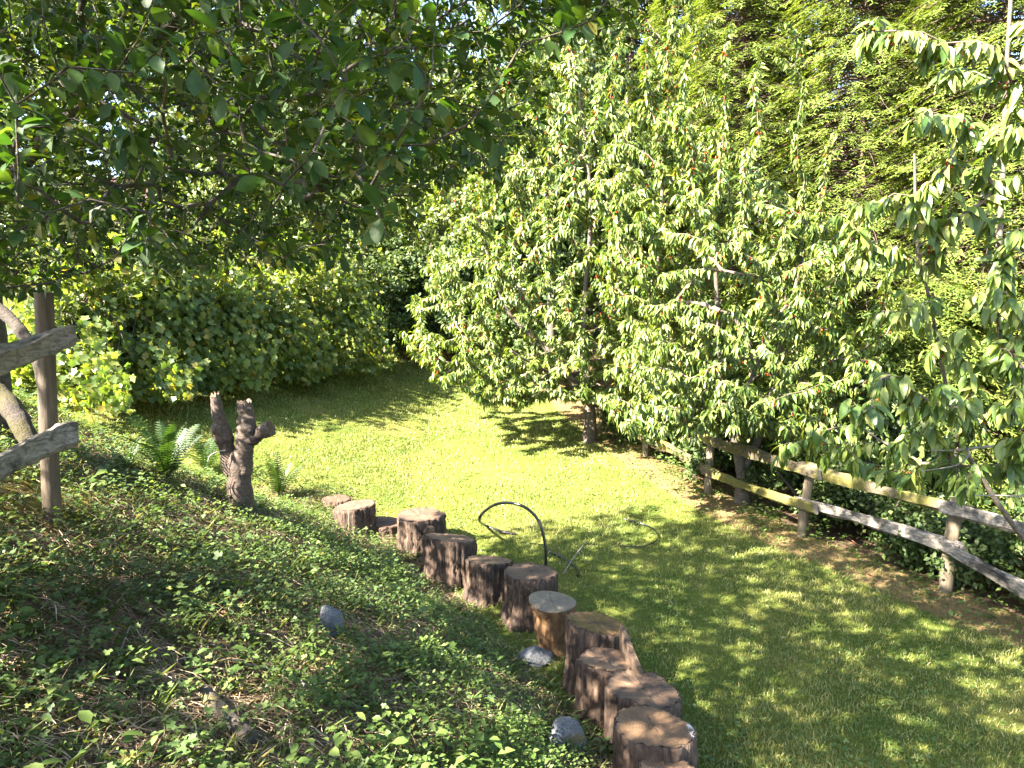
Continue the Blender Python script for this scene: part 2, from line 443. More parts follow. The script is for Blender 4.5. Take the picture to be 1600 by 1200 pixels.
def face_mat(name, light, mid, dark, stain=(0.10, 0.06, 0.035), white=0.0, wet=0.75):
    m, nt, bs, out = mat_new(name)
    t = nt.nodes.new('ShaderNodeTexCoord')
    s = nt.nodes.new('ShaderNodeSeparateXYZ'); nt.links.new(t.outputs['Object'], s.inputs[0])
    cb = nt.nodes.new('ShaderNodeCombineXYZ'); nt.links.new(s.outputs[0], cb.inputs[0]); nt.links.new(s.outputs[1], cb.inputs[1])
    ln = nt.nodes.new('ShaderNodeVectorMath'); ln.operation = 'LENGTH'; nt.links.new(cb.outputs[0], ln.inputs[0])
    nz = noise(nt, 5.0, 3, 0.5, cb.outputs[0])
    r = math_n(nt, 'ADD', ln.outputs['Value'], math_n(nt, 'MULTIPLY', nz.outputs[0], 0.10))
    w = math_n(nt, 'SINE', math_n(nt, 'MULTIPLY', r, 330.0))
    n3 = noise(nt, 55.0, 5, 0.6, cb.outputs[0]); n4 = noise(nt, 6.5, 6, 0.65, cb.outputs[0], 0.8)
    base = ramp(nt, n4.outputs[0], [(0.30, dark), (0.5, mid), (0.68, light)]).outputs[0]
    f = math_n(nt, 'MULTIPLY', math_n(nt, 'MULTIPLY_ADD', w, 0.5), n3.outputs[0])
    base = mixc(nt, math_n(nt, 'MULTIPLY', math_n(nt, 'ADD', w, 1.0), 0.27), base, stain)
    base = mixc(nt, ramp(nt, n3.outputs[0], [(0.45, (0, 0, 0)), (0.8, (0.75, 0.75, 0.75))]).outputs[0], base, stain)
    # radial checks: dark cracks running out from the pith
    at2 = math_n(nt, 'ARCTAN2', s.outputs[1], s.outputs[0])
    ck = math_n(nt, 'ABSOLUTE', math_n(nt, 'SINE', math_n(nt, 'ADD', math_n(nt, 'MULTIPLY', at2, 2.5), math_n(nt, 'MULTIPLY', nz.outputs[0], 5.0))))
    ck = math_n(nt, 'LESS_THAN', math_n(nt, 'MULTIPLY', ck, ln.outputs['Value']), 0.0055)
    base = mixc(nt, math_n(nt, 'MULTIPLY', ck, 0.8), base, (0.03, 0.02, 0.012))
    # darker ring under the bark
    rim = ramp(nt, ln.outputs['Value'], [(0.17, (0, 0, 0)), (0.27, (1, 1, 1))]).outputs[0]
    base = mixc(nt, math_n(nt, 'MULTIPLY', rim, 0.35), base, stain)
    if white:
        n5 = noise(nt, 22, 6, 0.7, cb.outputs[0])
        k = math_n(nt, 'MULTIPLY', ramp(nt, n5.outputs[0], [(0.42, (0, 0, 0)), (0.5, (1, 1, 1))]).outputs[0], math_n(nt, 'GREATER_THAN', s.outputs[0], white))
        base = mixc(nt, k, base, (0.5, 0.49, 0.47))
    nt.links.new(tone(nt, base, 0.56), bs.inputs['Base Color']); bs.inputs['Roughness'].default_value = wet
    nt.links.new(bump(nt, n3.outputs[0], 0.5, 0.006), bs.inputs['Normal'])
    return m
M['face_tan'] = face_mat('face_tan', (0.42, 0.26, 0.14), (0.25, 0.145, 0.072), (0.10, 0.06, 0.036))
M['face_brown'] = face_mat('face_brown', (0.30, 0.18, 0.10), (0.16, 0.093, 0.05), (0.06, 0.038, 0.026))
M['face_red'] = face_mat('face_red', (0.26, 0.12, 0.06), (0.15, 0.068, 0.035), (0.07, 0.036, 0.022))
M['face_pale'] = face_mat('face_pale', (0.36, 0.29, 0.18), (0.24, 0.19, 0.125), (0.14, 0.115, 0.09), (0.18, 0.135, 0.09))
M['face_wet'] = face_mat('face_wet', (0.32, 0.18, 0.10), (0.18, 0.10, 0.06), (0.06, 0.036, 0.026), wet=0.32)
M['face_lichen'] = face_mat('face_lichen', (0.32, 0.19, 0.085), (0.22, 0.12, 0.05), (0.11, 0.06, 0.03), white=0.205)
M['dark_wood'] = wood_mat('dark_wood', (0.04, 0.024, 0.014), (0.17, 0.105, 0.06), (6, 6, 2), 0.9, None, 4.0)
M['raw_wood'] = wood_mat('raw_wood', (0.07, 0.034, 0.014), (0.30, 0.16, 0.06), (5, 5, 2), 0.9, None, 4.0)

def rock_mat(name, a, b, moss=None):
    m, nt, bs, out = mat_new(name)
    n1 = noise(nt, 24, 10, 0.75, coords(nt), 0.8); n2 = noise(nt, 90, 4, 0.6, coords(nt))
    c = ramp(nt, n1.outputs[0], [(0.32, a), (0.68, b)]).outputs[0]
    c = mixc(nt, ramp(nt, n2.outputs[0], [(0.48, (0, 0, 0)), (0.66, (0.8, 0.8, 0.8))]).outputs[0], c, tuple(v * 0.4 for v in a))
    if moss:
        n3 = noise(nt, 7, 5, 0.6, coords(nt))
        c = mixc(nt, ramp(nt, n3.outputs[0], [(0.5, (0, 0, 0)), (0.6, (1, 1, 1))]).outputs[0], c, moss)
    nt.links.new(tone(nt, c, 0.8), bs.inputs['Base Color']); bs.inputs['Roughness'].default_value = 0.85
    nt.links.new(bump(nt, n1.outputs[0], 0.7, 0.02), bs.inputs['Normal'])
    return m
M['rock_grey'] = rock_mat('rock_grey', (0.05, 0.055, 0.065), (0.17, 0.178, 0.19))
M['rock_pale'] = rock_mat('rock_pale', (0.06, 0.063, 0.07), (0.22, 0.225, 0.235))
M['rock_moss'] = rock_mat('rock_moss', (0.06, 0.064, 0.07), (0.18, 0.185, 0.195), (0.09, 0.078, 0.03))

# ------------------------------------------------------------------ ground
def ground():
    xs = np.concatenate([[-150, -90, -50, -32, -22], np.arange(-15, 12.01, 0.17), [16, 22, 32, 50, 90, 150]])
    ys = np.concatenate([[-90, -50, -25, -12, -6], np.arange(-2, 26.01, 0.17), [30, 36, 45, 60, 90, 150, 240]])
    X, Y = np.meshgrid(xs, ys)
    Z = H(X, Y)
    # small hummocks on the near bank
    r = np.random.default_rng(3)
    d = bank_d(X, Y)
    k = sstep(0.1, 0.8, d) * sstep(12, 8, Y) * (np.abs(X) < 14) * (Y > -2)
    Z = Z + k * r.normal(0, 0.012, Z.shape) + (1 - k) * (np.abs(X) < 11) * (Y > 2) * (Y < 24) * r.normal(0, 0.004, Z.shape)
    ny, nx = X.shape
    V = np.stack([X, Y, Z], -1).reshape(-1, 3)
    i = np.arange(ny - 1)[:, None] * nx + np.arange(nx - 1)[None]
    F = np.stack([i, i + 1, i + nx + 1, i + nx], -1).reshape(-1, 4)
    a = Acc(); a.add(V, F)
    m, nt, bs, out = mat_new('ground')
    at_ = nt.nodes.new('ShaderNodeAttribute'); at_.attribute_name = 'soil'
    sp = nt.nodes.new('ShaderNodeSeparateColor'); nt.links.new(at_.outputs['Color'], sp.inputs[0])
    co = coords(nt, 'Object')
    n1 = noise(nt, 1.1, 5, 0.6, co); n2 = noise(nt, 26, 6, 0.7, co); n3 = noise(nt, 160, 4, 0.7, co)
    turf = ramp(nt, n1.outputs[0], [(0.3, (0.085, 0.125, 0.02)), (0.55, (0.14, 0.16, 0.03)), (0.75, (0.24, 0.20, 0.06))]).outputs[0]
    turf = mixc(nt, ramp(nt, n2.outputs[0], [(0.4, (0, 0, 0)), (0.7, (0.6, 0.6, 0.6))]).outputs[0], turf, (0.07, 0.09, 0.015))
    dirt = ramp(nt, n2.outputs[0], [(0.3, (0.055, 0.035, 0.022)), (0.55, (0.12, 0.078, 0.046)), (0.75, (0.24, 0.165, 0.10))]).outputs[0]
    dirt = mixc(nt, ramp(nt, n3.outputs[0], [(0.5, (0, 0, 0)), (0.75, (0.8, 0.8, 0.8))]).outputs[0], dirt, (0.30, 0.215, 0.135))
    edge = ramp(nt, n2.outputs[0], [(0.3, (0.15, 0.10, 0.05)), (0.6, (0.25, 0.17, 0.075)), (0.8, (0.32, 0.25, 0.09))]).outputs[0]
    moss = ramp(nt, n2.outputs[0], [(0.3, (0.10, 0.08, 0.012)), (0.7, (0.26, 0.20, 0.03))]).outputs[0]
    def jag(ch, amp=0.55):
        v = math_n(nt, 'ADD', ch, math_n(nt, 'MULTIPLY', math_n(nt, 'SUBTRACT', n2.outputs[0], 0.5), amp * 2))
        return ramp(nt, v, [(0.42, (0, 0, 0)), (0.58, (1, 1, 1))]).outputs[0]
    c = mixc(nt, jag(sp.outputs[0]), turf, dirt)
    c = mixc(nt, jag(sp.outputs[1]), c, edge)
    c = mixc(nt, jag(sp.outputs[2]), c, moss)
    nt.links.new(tone(nt, c, 0.72), bs.inputs['Base Color']); bs.inputs['Roughness'].default_value = 0.95
    bs.inputs['Specular IOR Level'].default_value = 0.1
    nt.links.new(bump(nt, n3.outputs[0], 0.8, 0.02), bs.inputs['Normal'])
    o = a.build('ground', m); o['kind'] = 'structure'
    x, y = V[:, 0], V[:, 1]
    e = np.interp(y, FEN_Y, FEN_X) - x
    soil = np.zeros((len(V), 4), np.float32); soil[:, 3] = 1
    soil[:, 0] = np.maximum(sstep(-0.25, 0.15, bank_d(x, y)) * sstep(10.5, 8.5, y), sstep(0.1, -0.5, e))
    edge_w = sstep(0.95, 0.30, e) * sstep(-0.5, 0.1, e)
    soil[:, 1] = np.clip(edge_w * 0.9, 0, 1) * (y < 19)
    soil[:, 2] = sstep(1.6, 0.4, np.hypot(x + 3.6, y - 4.6)) * 0.62
    ca = o.data.color_attributes.new('soil', 'FLOAT_COLOR', 'POINT')
    ca.data.foreach_set('color', soil.ravel())
ground()

def lawn_w(x, y):
    """how much mown grass grows at a place (0..1)"""
    d = bank_d(x, y); e = np.interp(y, FEN_Y, FEN_X) - x
    w = np.where(y < 9, sstep(0.05, -0.45, d), np.maximum(sstep(0.05, -0.45, d), sstep(8.6, 10.5, y)))
    w = w * (0.12 + 0.88 * sstep(0.25, 0.85, e + 0.30 * wob(x * 1.6, y * 1.6))) * (e > -0.2)
    return w

# ------------------------------------------------------------------ grass and ground plants (nobody could count them)
def polar(n, r0, r1, a0, a1, p=0.0, g=rng):
    """points round the camera, thinning with distance"""
    u = g.random(n); q = 2 - p
    r = (r0 ** q + u * (r1 ** q - r0 ** q)) ** (1 / q)
    a = g.uniform(a0, a1, n)
    return r * np.sin(a), r * np.cos(a), r

def lawn_grass():
    g = np.random.default_rng(5)
    x, y, r = polar(560000, 3.2, 23, -0.75, 0.80, 1.15, g)
    patch = 0.72 + 0.45 * wob(x * 0.9 + 3, y * 0.9) + 0.2 * wob(x * 3, y * 3)
    k = g.random(len(x)) < lawn_w(x, y) * np.clip(patch, 0.25, 1.0)
    x, y, r, patch = x[k], y[k], r[k], patch[k]
    n = len(x)
    z = H(x, y) - 0.004
    h = g.uniform(0.022, 0.050, n) * (0.65 + 0.5 * np.clip(patch, 0, 1.3)) * (1 + 0.015 * r)
    w = g.uniform(0.0014, 0.0030, n) * (1 + 0.11 * r)
    a = g.uniform(0, 6.283, n); b = g.uniform(0, 6.283, n); lean = g.uniform(0.15, 0.95, n)
    P = np.stack([x, y, z], 1)
    side = np.stack([np.cos(a), np.sin(a), 0 * a], 1) * w[:, None]
    ln = np.stack([np.cos(b) * lean, np.sin(b) * lean, np.ones(n)], 1); ln = nrm(ln)
    up = np.array([0, 0, 1.0])
    mid = P + ln * (h * 0.55)[:, None] + up * (h * 0.10)[:, None]
    tip = P + ln * (h * 1.0)[:, None] - up * (h * 0.12 * lean)[:, None]
    V = np.stack([P - side, P + side, mid + side, mid - side * 0.0, tip], 1)[:, [0, 1, 2, 4]].reshape(-1, 3)
    i = np.arange(n) * 4
    acc = Acc()
    acc.V.append(V); acc.n = len(V)
    Q = np.stack([i, i + 1, i + 2], 1); T = np.stack([i, i + 2, i + 3], 1)
    acc.L += [Q.ravel(), T.ravel()]; acc.N += [np.full(n, 3), np.full(n, 3)]; acc.M += [np.zeros(n), np.zeros(n)]
    o = acc.build('lawn_grass', M['grass'])
    o['kind'] = 'stuff'; tag(o, 'short mown yellow green grass covering the lawn', 'grass')
    # clover and small weeds in the lawn
    x, y, r = polar(90000, 3.2, 19, -0.70, 0.78, 1.2, g)
    pc = wob(x * 1.3 - 2, y * 1.3 + 5) + 0.5 * wob(x * 4, y * 4)
    e = np.interp(y, FEN_Y, FEN_X) - x
    w = lawn_w(x, y) * np.clip(0.12 + 0.55 * pc + 0.35 * sstep(7, 4, y), 0.02, 0.8)
    w = np.maximum(w, 0.85 * sstep(0.9, 0.4, e) * sstep(-0.5, 0.1, e) * (y < 13) * (0.35 + 0.65 * (wob(x * 2, y * 2) > -0.1)))
    k = g.random(len(x)) < w
    x, y, r = x[k], y[k], r[k]; n = len(x)
    P = np.stack([x, y, H(x, y) + g.uniform(0.012, 0.05, n)], 1)
    a = g.uniform(0, 6.283, n)
    D = np.stack([np.cos(a), np.sin(a), g.uniform(-0.25, 0.25, n)], 1)
    Nn = np.stack([g.normal(0, 0.3, n), g.normal(0, 0.3, n), np.ones(n)], 1)
    acc = Acc(); scatter(acc, LEAF_TREFOIL, P, D, Nn, g.uniform(0.013, 0.030, n) * (1 + 0.05 * r))
    o = acc.build('clover', M['clover'])
    o['kind'] = 'stuff'; tag(o, 'small round clover leaves spread through the mown grass', 'clover')
lawn_grass()

def bank_plants():
    g = np.random.default_rng(8)
    # patches of green, bare straw between
    def green(x, y):
        v = 0.52 + 0.60 * wob(x * 1.5 + 0.7, y * 1.5 + 2) + 0.35 * wob(x * 3.7, y * 3.7 + 1) + 0.22 * sstep(4, 6.5, y) - 0.10 * sstep(3.6, 2.2, y)
        return np.clip(v, 0.0, 1.0)
    def bank_w(x, y):
        return sstep(-0.25, 0.1, bank_d(x, y)) * sstep(10.4, 9.2, y)
    leaves = {0: [], 1: []}
    # type A: oval-leaved weeds on short stems
    x, y, r = polar(17000, 1.6, 10.5, -0.95, 0.45, 1.0, g)
    k = g.random(len(x)) < bank_w(x, y) * green(x, y)
    x, y = x[k], y[k]; n = len(x)
    accA, accB, stems = Acc(), Acc(), Acc()
    kinds = np.where(wob(x * 1.1 + 9, y * 1.1 - 4) + g.normal(0, 0.35, n) > 0.05, 1, 0)
    z = H(x, y)
    for kk, acc, lf, nl, hmin, hmax, smin, smax in ((0, accA, LEAF_OVAL, 9, 0.02, 0.14, 0.020, 0.055), (1, accB, LEAF_TREFOIL, 10, 0.02, 0.12, 0.018, 0.044)):
        ids = np.where(kinds == kk)[0]
        m = len(ids)
        cx = np.repeat(x[ids], nl); cy_ = np.repeat(y[ids], nl); cz = np.repeat(z[ids], nl)
        size = np.repeat(g.uniform(0.5, 1.2, m) * (1 + .5 * (g.random(m) > .93)) * (0.6 + 0.4 * sstep(0.0, 0.8, bank_d(x[ids], y[ids]))), nl)
        a = g.uniform(0, 6.283, m * nl); rr = g.uniform(0.005, 0.065, m * nl) * size
        h = g.uniform(hmin, hmax, m * nl) * size
        P = np.stack([cx + rr * np.cos(a), cy_ + rr * np.sin(a), cz + h], 1)
        D = np.stack([np.cos(a), np.sin(a), g.uniform(-0.35, 0.55, m * nl)], 1)
        Nn = np.stack([g.normal(0, 0.35, m * nl), g.normal(0, 0.35, m * nl), np.ones(m * nl)], 1)
        S = g.uniform(smin, smax, m * nl) * size
        if kk == 0:
            far = np.hypot(cx, cy_) > 3.9
            scatter(acc, LEAF_PLUM_LO, P[far], D[far], Nn[far], S[far]); P, D, Nn, S = P[~far], D[~far], Nn[~far], S[~far]
        scatter(acc, lf, P, D, Nn, S)
    # type C: feathery low foliage
    x, y, r = polar(11000, 1.8, 9.5, -0.8, 0.45, 1.0, g)
    k = g.random(len(x)) < bank_w(x, y) * np.clip(green(x, y) * (0.2 + 1.1 * sstep(2.4, 0.5, bank_d(x, y))) , 0, 1) * (wob(x * 1.9, y * 1.9 - 7) > -0.1)
    x, y = x[k], y[k]; n = len(x); nl = 16
    z = H(x, y)
    a = g.uniform(0, 6.283, n * nl); rr = g.uniform(0.0, 0.085, n * nl)
    P = np.stack([np.repeat(x, nl) + rr * np.cos(a), np.repeat(y, nl) + rr * np.sin(a), np.repeat(z, nl) + g.uniform(0.01, 0.15, n * nl) * np.repeat(0.4 + 0.6 * sstep(0.1, 0.9, bank_d(x, y)), nl)], 1)
    D = np.stack([np.cos(a), np.sin(a), g.uniform(-0.2, 0.9, n * nl)], 1)
    Nn = np.stack([g.normal(0, 0.5, n * nl), g.normal(0, 0.5, n * nl), np.ones(n * nl)], 1)
    accC = Acc(); scatter(accC, LEAF_SMALL, P, D, Nn, g.uniform(0.016, 0.036, n * nl))
    for acc, nm, mt, lb in ((accA, 'leafy_weeds', 'weed_leaf', 'broad oval leaved green weeds growing all over the bank'),
                            (accB, 'ground_cover', 'weed_leaf_b', 'creeping three lobed leaves covering the shaded bank'),
                            (accC, 'feathery_weeds', 'weed_leaf', 'fine feathery low foliage massed beside the stump row')):
        o = acc.build(nm, M[mt]); o['kind'] = 'stuff'; tag(o, lb, 'weeds')
    # herbs in the shade between the bank and the vines, and along the foot of the fence
    n0 = 5200
    x = np.r_[g.uniform(-9.5, -2.6, n0), g.uniform(1.2, 7.5, n0)]; y = np.r_[g.uniform(8.3, 18, n0), g.uniform(4.2, 14, n0)]
    vine = np.interp(x, [-9.5, -6.5, -4.0, -2.8], [12.6, 13.6, 15.6, 17.6])
    e = np.interp(y, FEN_Y, FEN_X) - x
    w = np.where(x < 1, sstep(3.2, 0.6, vine - y) * (y < vine + .6) * .75 * np.clip(.6 + wob(x * 2, y * 2), 0.1, 1), sstep(.75, .25, e) * sstep(-.7, -.1, e) * np.clip(.45 + .9 * wob(x * 2.2, y * 2.2), 0, 1))
    k = g.random(len(x)) < w
    x, y = x[k], y[k]; n = len(x); nl = 9; z = H(x, y); sz = np.repeat(g.uniform(.5, 1.5, n), nl)
    a = g.uniform(0, 6.283, n * nl); rr = g.uniform(0, .09, n * nl) * sz
    P = np.stack([np.repeat(x, nl) + rr * np.cos(a), np.repeat(y, nl) + rr * np.sin(a), np.repeat(z, nl) + g.uniform(.01, .22, n * nl) * sz], 1)
    D = np.stack([np.cos(a), np.sin(a), g.uniform(-.4, .6, n * nl)], 1)
    accH = Acc(); scatter(accH, LEAF_PLUM_LO, P, D, np.stack([g.normal(0, .35, n * nl), g.normal(0, .35, n * nl), np.ones(n * nl)], 1), g.uniform(.028, .062, n * nl) * sz)
    o = accH.build('low_herbs', M['weed_leaf']); o['kind'] = 'stuff'; tag(o, 'low leafy herbs along the foot of the vines and the fence', 'herbs')
    # grass tufts on the bank
    x, y, r = polar(16000, 1.6, 10.5, -0.95, 0.35, 1.0, g)
    k = g.random(len(x)) < bank_w(x, y) * (0.22 + 0.3 * green(x, y))
    x, y = np.repeat(x[k], 5), np.repeat(y[k], 5); n = len(x)
    x = x + g.normal(0, 0.02, n); y = y + g.normal(0, 0.02, n)
    a = g.uniform(0, 6.283, n)
    P = np.stack([x, y, H(x, y) - 0.01], 1)
    D = np.stack([np.cos(a) * 0.8, np.sin(a) * 0.8, g.uniform(0.3, 1.4, n)], 1)
    acc = Acc(); scatter(acc, LEAF_SMALL, P, D, np.stack([-np.cos(a), -np.sin(a), np.ones(n)], 1), g.uniform(0.05, 0.17, n), width=np.full(n, 0.10))
    o = acc.build('bank_grass', M['bank_grass']); o['kind'] = 'stuff'; tag(o, 'thin grass tufts sprouting between weeds on the bank', 'grass')
    # dry straw, stalks and twigs
    x, y, r = polar(75000, 1.5, 10.0, -0.95, 0.40, 1.1, g)
    k = g.random(len(x)) < bank_w(x, y) * np.clip(1.1 - 0.55 * green(x, y), 0.2, 1)
    x, y = x[k], y[k]; n = len(x)
    a = g.normal(0.9, 0.9, n) + g.integers(0, 2, n) * math.pi
    P = np.stack([x, y, H(x, y) + g.uniform(0.0, 0.035, n)], 1)
    D = np.stack([np.cos(a), np.sin(a), g.normal(0, 0.16, n)], 1)
    # follow the slope
    e = 0.05
    gx = (H(x + e, y) - H(x - e, y)) / (2 * e); gy = (H(x, y + e) - H(x, y - e)) / (2 * e)
    D[:, 2] += D[:, 0] * gx + D[:, 1] * gy
    S = g.uniform(0.05, 0.26, n) ** 1.0
    acc = Acc(); scatter(acc, LEAF_FLAT, P, D, np.stack([g.normal(0, .4, n), g.normal(0, .4, n), np.ones(n)], 1), S, width=g.uniform(0.010, 0.03, n) * 0.16 / S * 2.0)
    o = acc.build('dry_straw', M['straw']); o['kind'] = 'stuff'; tag(o, 'dry straw and thin dead stalks littering the bank', 'straw')
    x, y, r = polar(5200, 1.5, 9.5, -0.95, 0.9, 1.0, g)
    k = g.random(len(x)) < np.maximum(bank_w(x, y) * 0.5, sstep(1.2, 0.2, np.interp(y, FEN_Y, FEN_X) - x) * 0.5)
    x, y = x[k], y[k]; n = len(x); a = g.uniform(0, 6.283, n)
    acc = Acc(); scatter(acc, LEAF_OVAL, np.stack([x, y, H(x, y) + 0.015], 1), np.stack([np.cos(a), np.sin(a), g.normal(0, .3, n)], 1),
                         np.stack([g.normal(0, .5, n), g.normal(0, .5, n), np.ones(n)], 1), g.uniform(0.02, 0.055, n))
    o = acc.build('fallen_leaves', M['dead_leaf']); o['kind'] = 'stuff'; tag(o, 'curled brown fallen leaves scattered on the soil', 'leaves')
bank_plants()

# ------------------------------------------------------------------ trees
class Skel:
    """branch skeleton: every tip is joined to the nearest limb by a curved branch"""
    def __init__(s, trunks):
        s.P = np.zeros((0, 3)); s.T = np.zeros((0, 3)); s.D = np.zeros(0); s.par = []; s.br = []
        s.cap = 60000; s.buf = np.zeros((s.cap, 3)); s.tb = np.zeros((s.cap, 3)); s.db = np.zeros(s.cap); s.n = 0
        for pts in trunks:
            s._path(np.asarray(pts, float), -1, 0.0, True)
    def _path(s, pts, parent, d0, trunk=False):
        T = nrm(np.gradient(pts, axis=0)); seg = np.r_[0, np.cumsum(np.linalg.norm(np.diff(pts, axis=0), axis=1))]
        ids = []
        for q in range(0 if parent < 0 else 1, len(pts)):
            i = s.n; s.buf[i] = pts[q]; s.tb[i] = T[q]; s.db[i] = d0 + seg[q]
            s.par.append(parent); parent = i; ids.append(i); s.n += 1
        if not trunk: s.br.append(ids)
    def grow(s, tips, arch=0.12, step=0.22, g=rng, jitter=0.02, mind=0.0, base=None, up=0.3):
        b = s.buf[0] if base is None else np.asarray(base)
        order = np.argsort(np.linalg.norm(tips - b, axis=1))
        for t in tips[order]:
            N = s.buf[:s.n]; v = t - N; d = np.linalg.norm(v, axis=1)
            al = np.einsum('ij,ij->i', v, s.tb[:s.n]) / np.maximum(d, 1e-6)
            cost = d * (1.35 - 0.35 * al) + 0.12 * s.db[:s.n]
            cost[s.db[:s.n] < mind] += 50
            i = int(np.argmin(cost)); L = d[i]
            if L < 0.08: continue
            p0 = N[i]
            c = p0 + (t - p0) * 0.45 + nrm(s.tb[i]) * L * 0.18 + np.array([0, 0, arch * L])
            m = max(3, int(L / step) + 1); q = np.linspace(0, 1, m)[:, None]
            pts = (1 - q) ** 2 * p0 + 2 * q * (1 - q) * c + q * q * t
            pts[1:-1] += g.normal(0, jitter, (m - 2, 3)) if m > 2 else 0
            s._path(pts, i, s.db[i])
    def radii(s, r_tip, p=2.3, rmax=9):
        w = np.zeros(s.n)
        for ids in s.br: w[ids[-1]] += 1
        for i in range(s.n - 1, -1, -1):
            if s.par[i] >= 0: w[s.par[i]] += w[i]
        return np.minimum(r_tip * np.maximum(w, 1) ** (1 / p), rmax)
    def tubes(s, acc, r, thin=0.0022):
        for ids in s.br:
            p = s.par[ids[0]]
            pts = np.vstack([s.buf[p], s.buf[ids]])
            rr = np.r_[min(r[p], r[ids[0]] * 1.25), r[ids]]; rr[-1] = max(thin, rr[-1] * 0.5)
            V, F = tube(pts, rr, 3 if rr[0] < 0.006 else (5 if rr[0] < 0.03 else 8))
            acc.add(V, F)

def along(sk, last=1.0, spacing=0.06, g=rng):
    """points, branch directions and distance from the tip along the outer stretch of every branch"""
    P, T, U = [], [], []
    for ids in sk.br:
        pts = np.vstack([sk.buf[sk.par[ids[0]]], sk.buf[ids]])
        seg = np.r_[0, np.cumsum(np.linalg.norm(np.diff(pts, axis=0), axis=1))]
        tot = seg[-1]; lo = max(0.0, tot - last)
        s = np.arange(tot, lo, -spacing)
        s = np.clip(s + g.uniform(-0.4, 0.4, len(s)) * spacing, 0, tot)
        if len(s) == 0: continue
        q = np.stack([np.interp(s, seg, pts[:, k]) for k in range(3)], 1)
        e = np.stack([np.interp(np.clip(s + 0.05, 0, tot), seg, pts[:, k]) - np.interp(np.clip(s - 0.05, 0, tot), seg, pts[:, k]) for k in range(3)], 1)
        P.append(q); T.append(nrm(e + 1e-6)); U.append(tot - s)
    return np.vstack(P), np.vstack(T), np.concatenate(U)

def split_leaves(root, tmpl, P, D, Nn, S, mat_all, mat_one, one_name='leaf', rest='foliage', keep=300, rest_tmpl=None, plain=None):
    """the leaves that show largest become parts of their own, the rest one mass"""
    q = proj(P); inside = (q[:, 2] > 0.3) & (q[:, 0] > -5) & (q[:, 0] < 1605) & (q[:, 1] > -5) & (q[:, 1] < 1205)
    score = np.where(inside, S / np.maximum(q[:, 2], 0.3), 0)
    idx = np.argsort(-score)[:keep]; idx = idx[score[idx] > 0]
    m = np.ones(len(P), bool); m[idx] = False
    acc = Acc()
    if plain is not None:
        f = m & plain; m = m & ~plain
        scatter(acc, LEAF_FLAT, P[f], D[f], Nn[f], S[f])
    scatter(acc, rest_tmpl or tmpl, P[m], D[m], Nn[m], S[m])
    o = acc.build(rest, mat_all, root); o['kind'] = 'stuff'
    a = Acc(); a.add(*tmpl); me = a.mesh(one_name, mat_one)
    base = np.array(root.location)
    for i in idx:
        l = bpy.data.objects.new(one_name, me); COL.objects.link(l); l.parent = root
        l.matrix_local = basis_mat(P[i] - base, D[i], Nn[i], float(S[i]))
    return o

ICO = None
def fruit_mass(root, P, S, mat, name='fruit'):
    V = np.array([(1, 0, 0), (0, 1, 0), (-1, 0, 0), (0, -1, 0), (.1, 0, 1), (0, .1, -1)], float)
    F = np.array([(0, 1, 4), (1, 2, 4), (2, 3, 4), (3, 0, 4), (1, 0, 5), (2, 1, 5), (3, 2, 5), (0, 3, 5)])
    n = len(P)
    out = P[:, None, :] + V[None] * np.asarray(S).reshape(-1, 1, 1)
    a = Acc(); a.add(out.reshape(-1, 3), (F[None] + (np.arange(n) * 6)[:, None, None]).reshape(-1, 3))
    o = a.build(name, mat, root); o['kind'] = 'stuff'
    return o

def hang_leaves(P, T, g, per=2, size=(0.08, 0.13), droop=1.0, axis=None):
    """drooping cherry leaves along branches; the face turns up and outwards"""
    P = np.repeat(P, per, 0); T = np.repeat(T, per, 0); n = len(P)
    R = g.normal(0, 1, (n, 3)); side = nrm(np.cross(T, R))
    side[:, 2] *= 0.5
    D = nrm(side * 0.75 + T * 0.35 + np.array([0, 0, -1.0]) * g.uniform(0.3, 1.45, n)[:, None] * droop)
    out = side + np.array([0, 0, 0.75]) + g.normal(0, 0.38, (n, 3))
    if axis is not None:
        o2 = P - axis; o2[:, 2] = 0; out = out + nrm(o2) * 0.5
    Nn = nrm(out - D * np.einsum('ij,ij->i', out, D)[:, None])
    S = g.uniform(*size, n)
    P = P + side * 0.012 + g.normal(0, 0.010, (n, 3))
    D = nrm(D + g.normal(0, 0.16, (n, 3)))
    S = S * np.where(g.random(n) < 0.2, g.uniform(0.5, 0.8, n), 1.0)
    return P, D, Nn, S

def fruit_points(P, T, U, g, frac=0.25, lo=0.15):
    k = (g.random(len(P)) < frac) & (U > lo)
    Q = P[k]; n = len(Q)
    Q = np.repeat(Q, 3, 0) + g.normal(0, 0.022, (n * 3, 3)); Q[:, 2] -= g.uniform(0.03, 0.07, n * 3)
    return Q

def ell(n, c, r, g, shell=0.45):
    v = nrm(g.normal(0, 1, (n, 3))); u = g.random(n) ** (1 / 3) * (1 - shell) + shell * g.uniform(0.72, 1.0, n)
    return np.asarray(c) + v * u[:, None] * np.asarray(r)

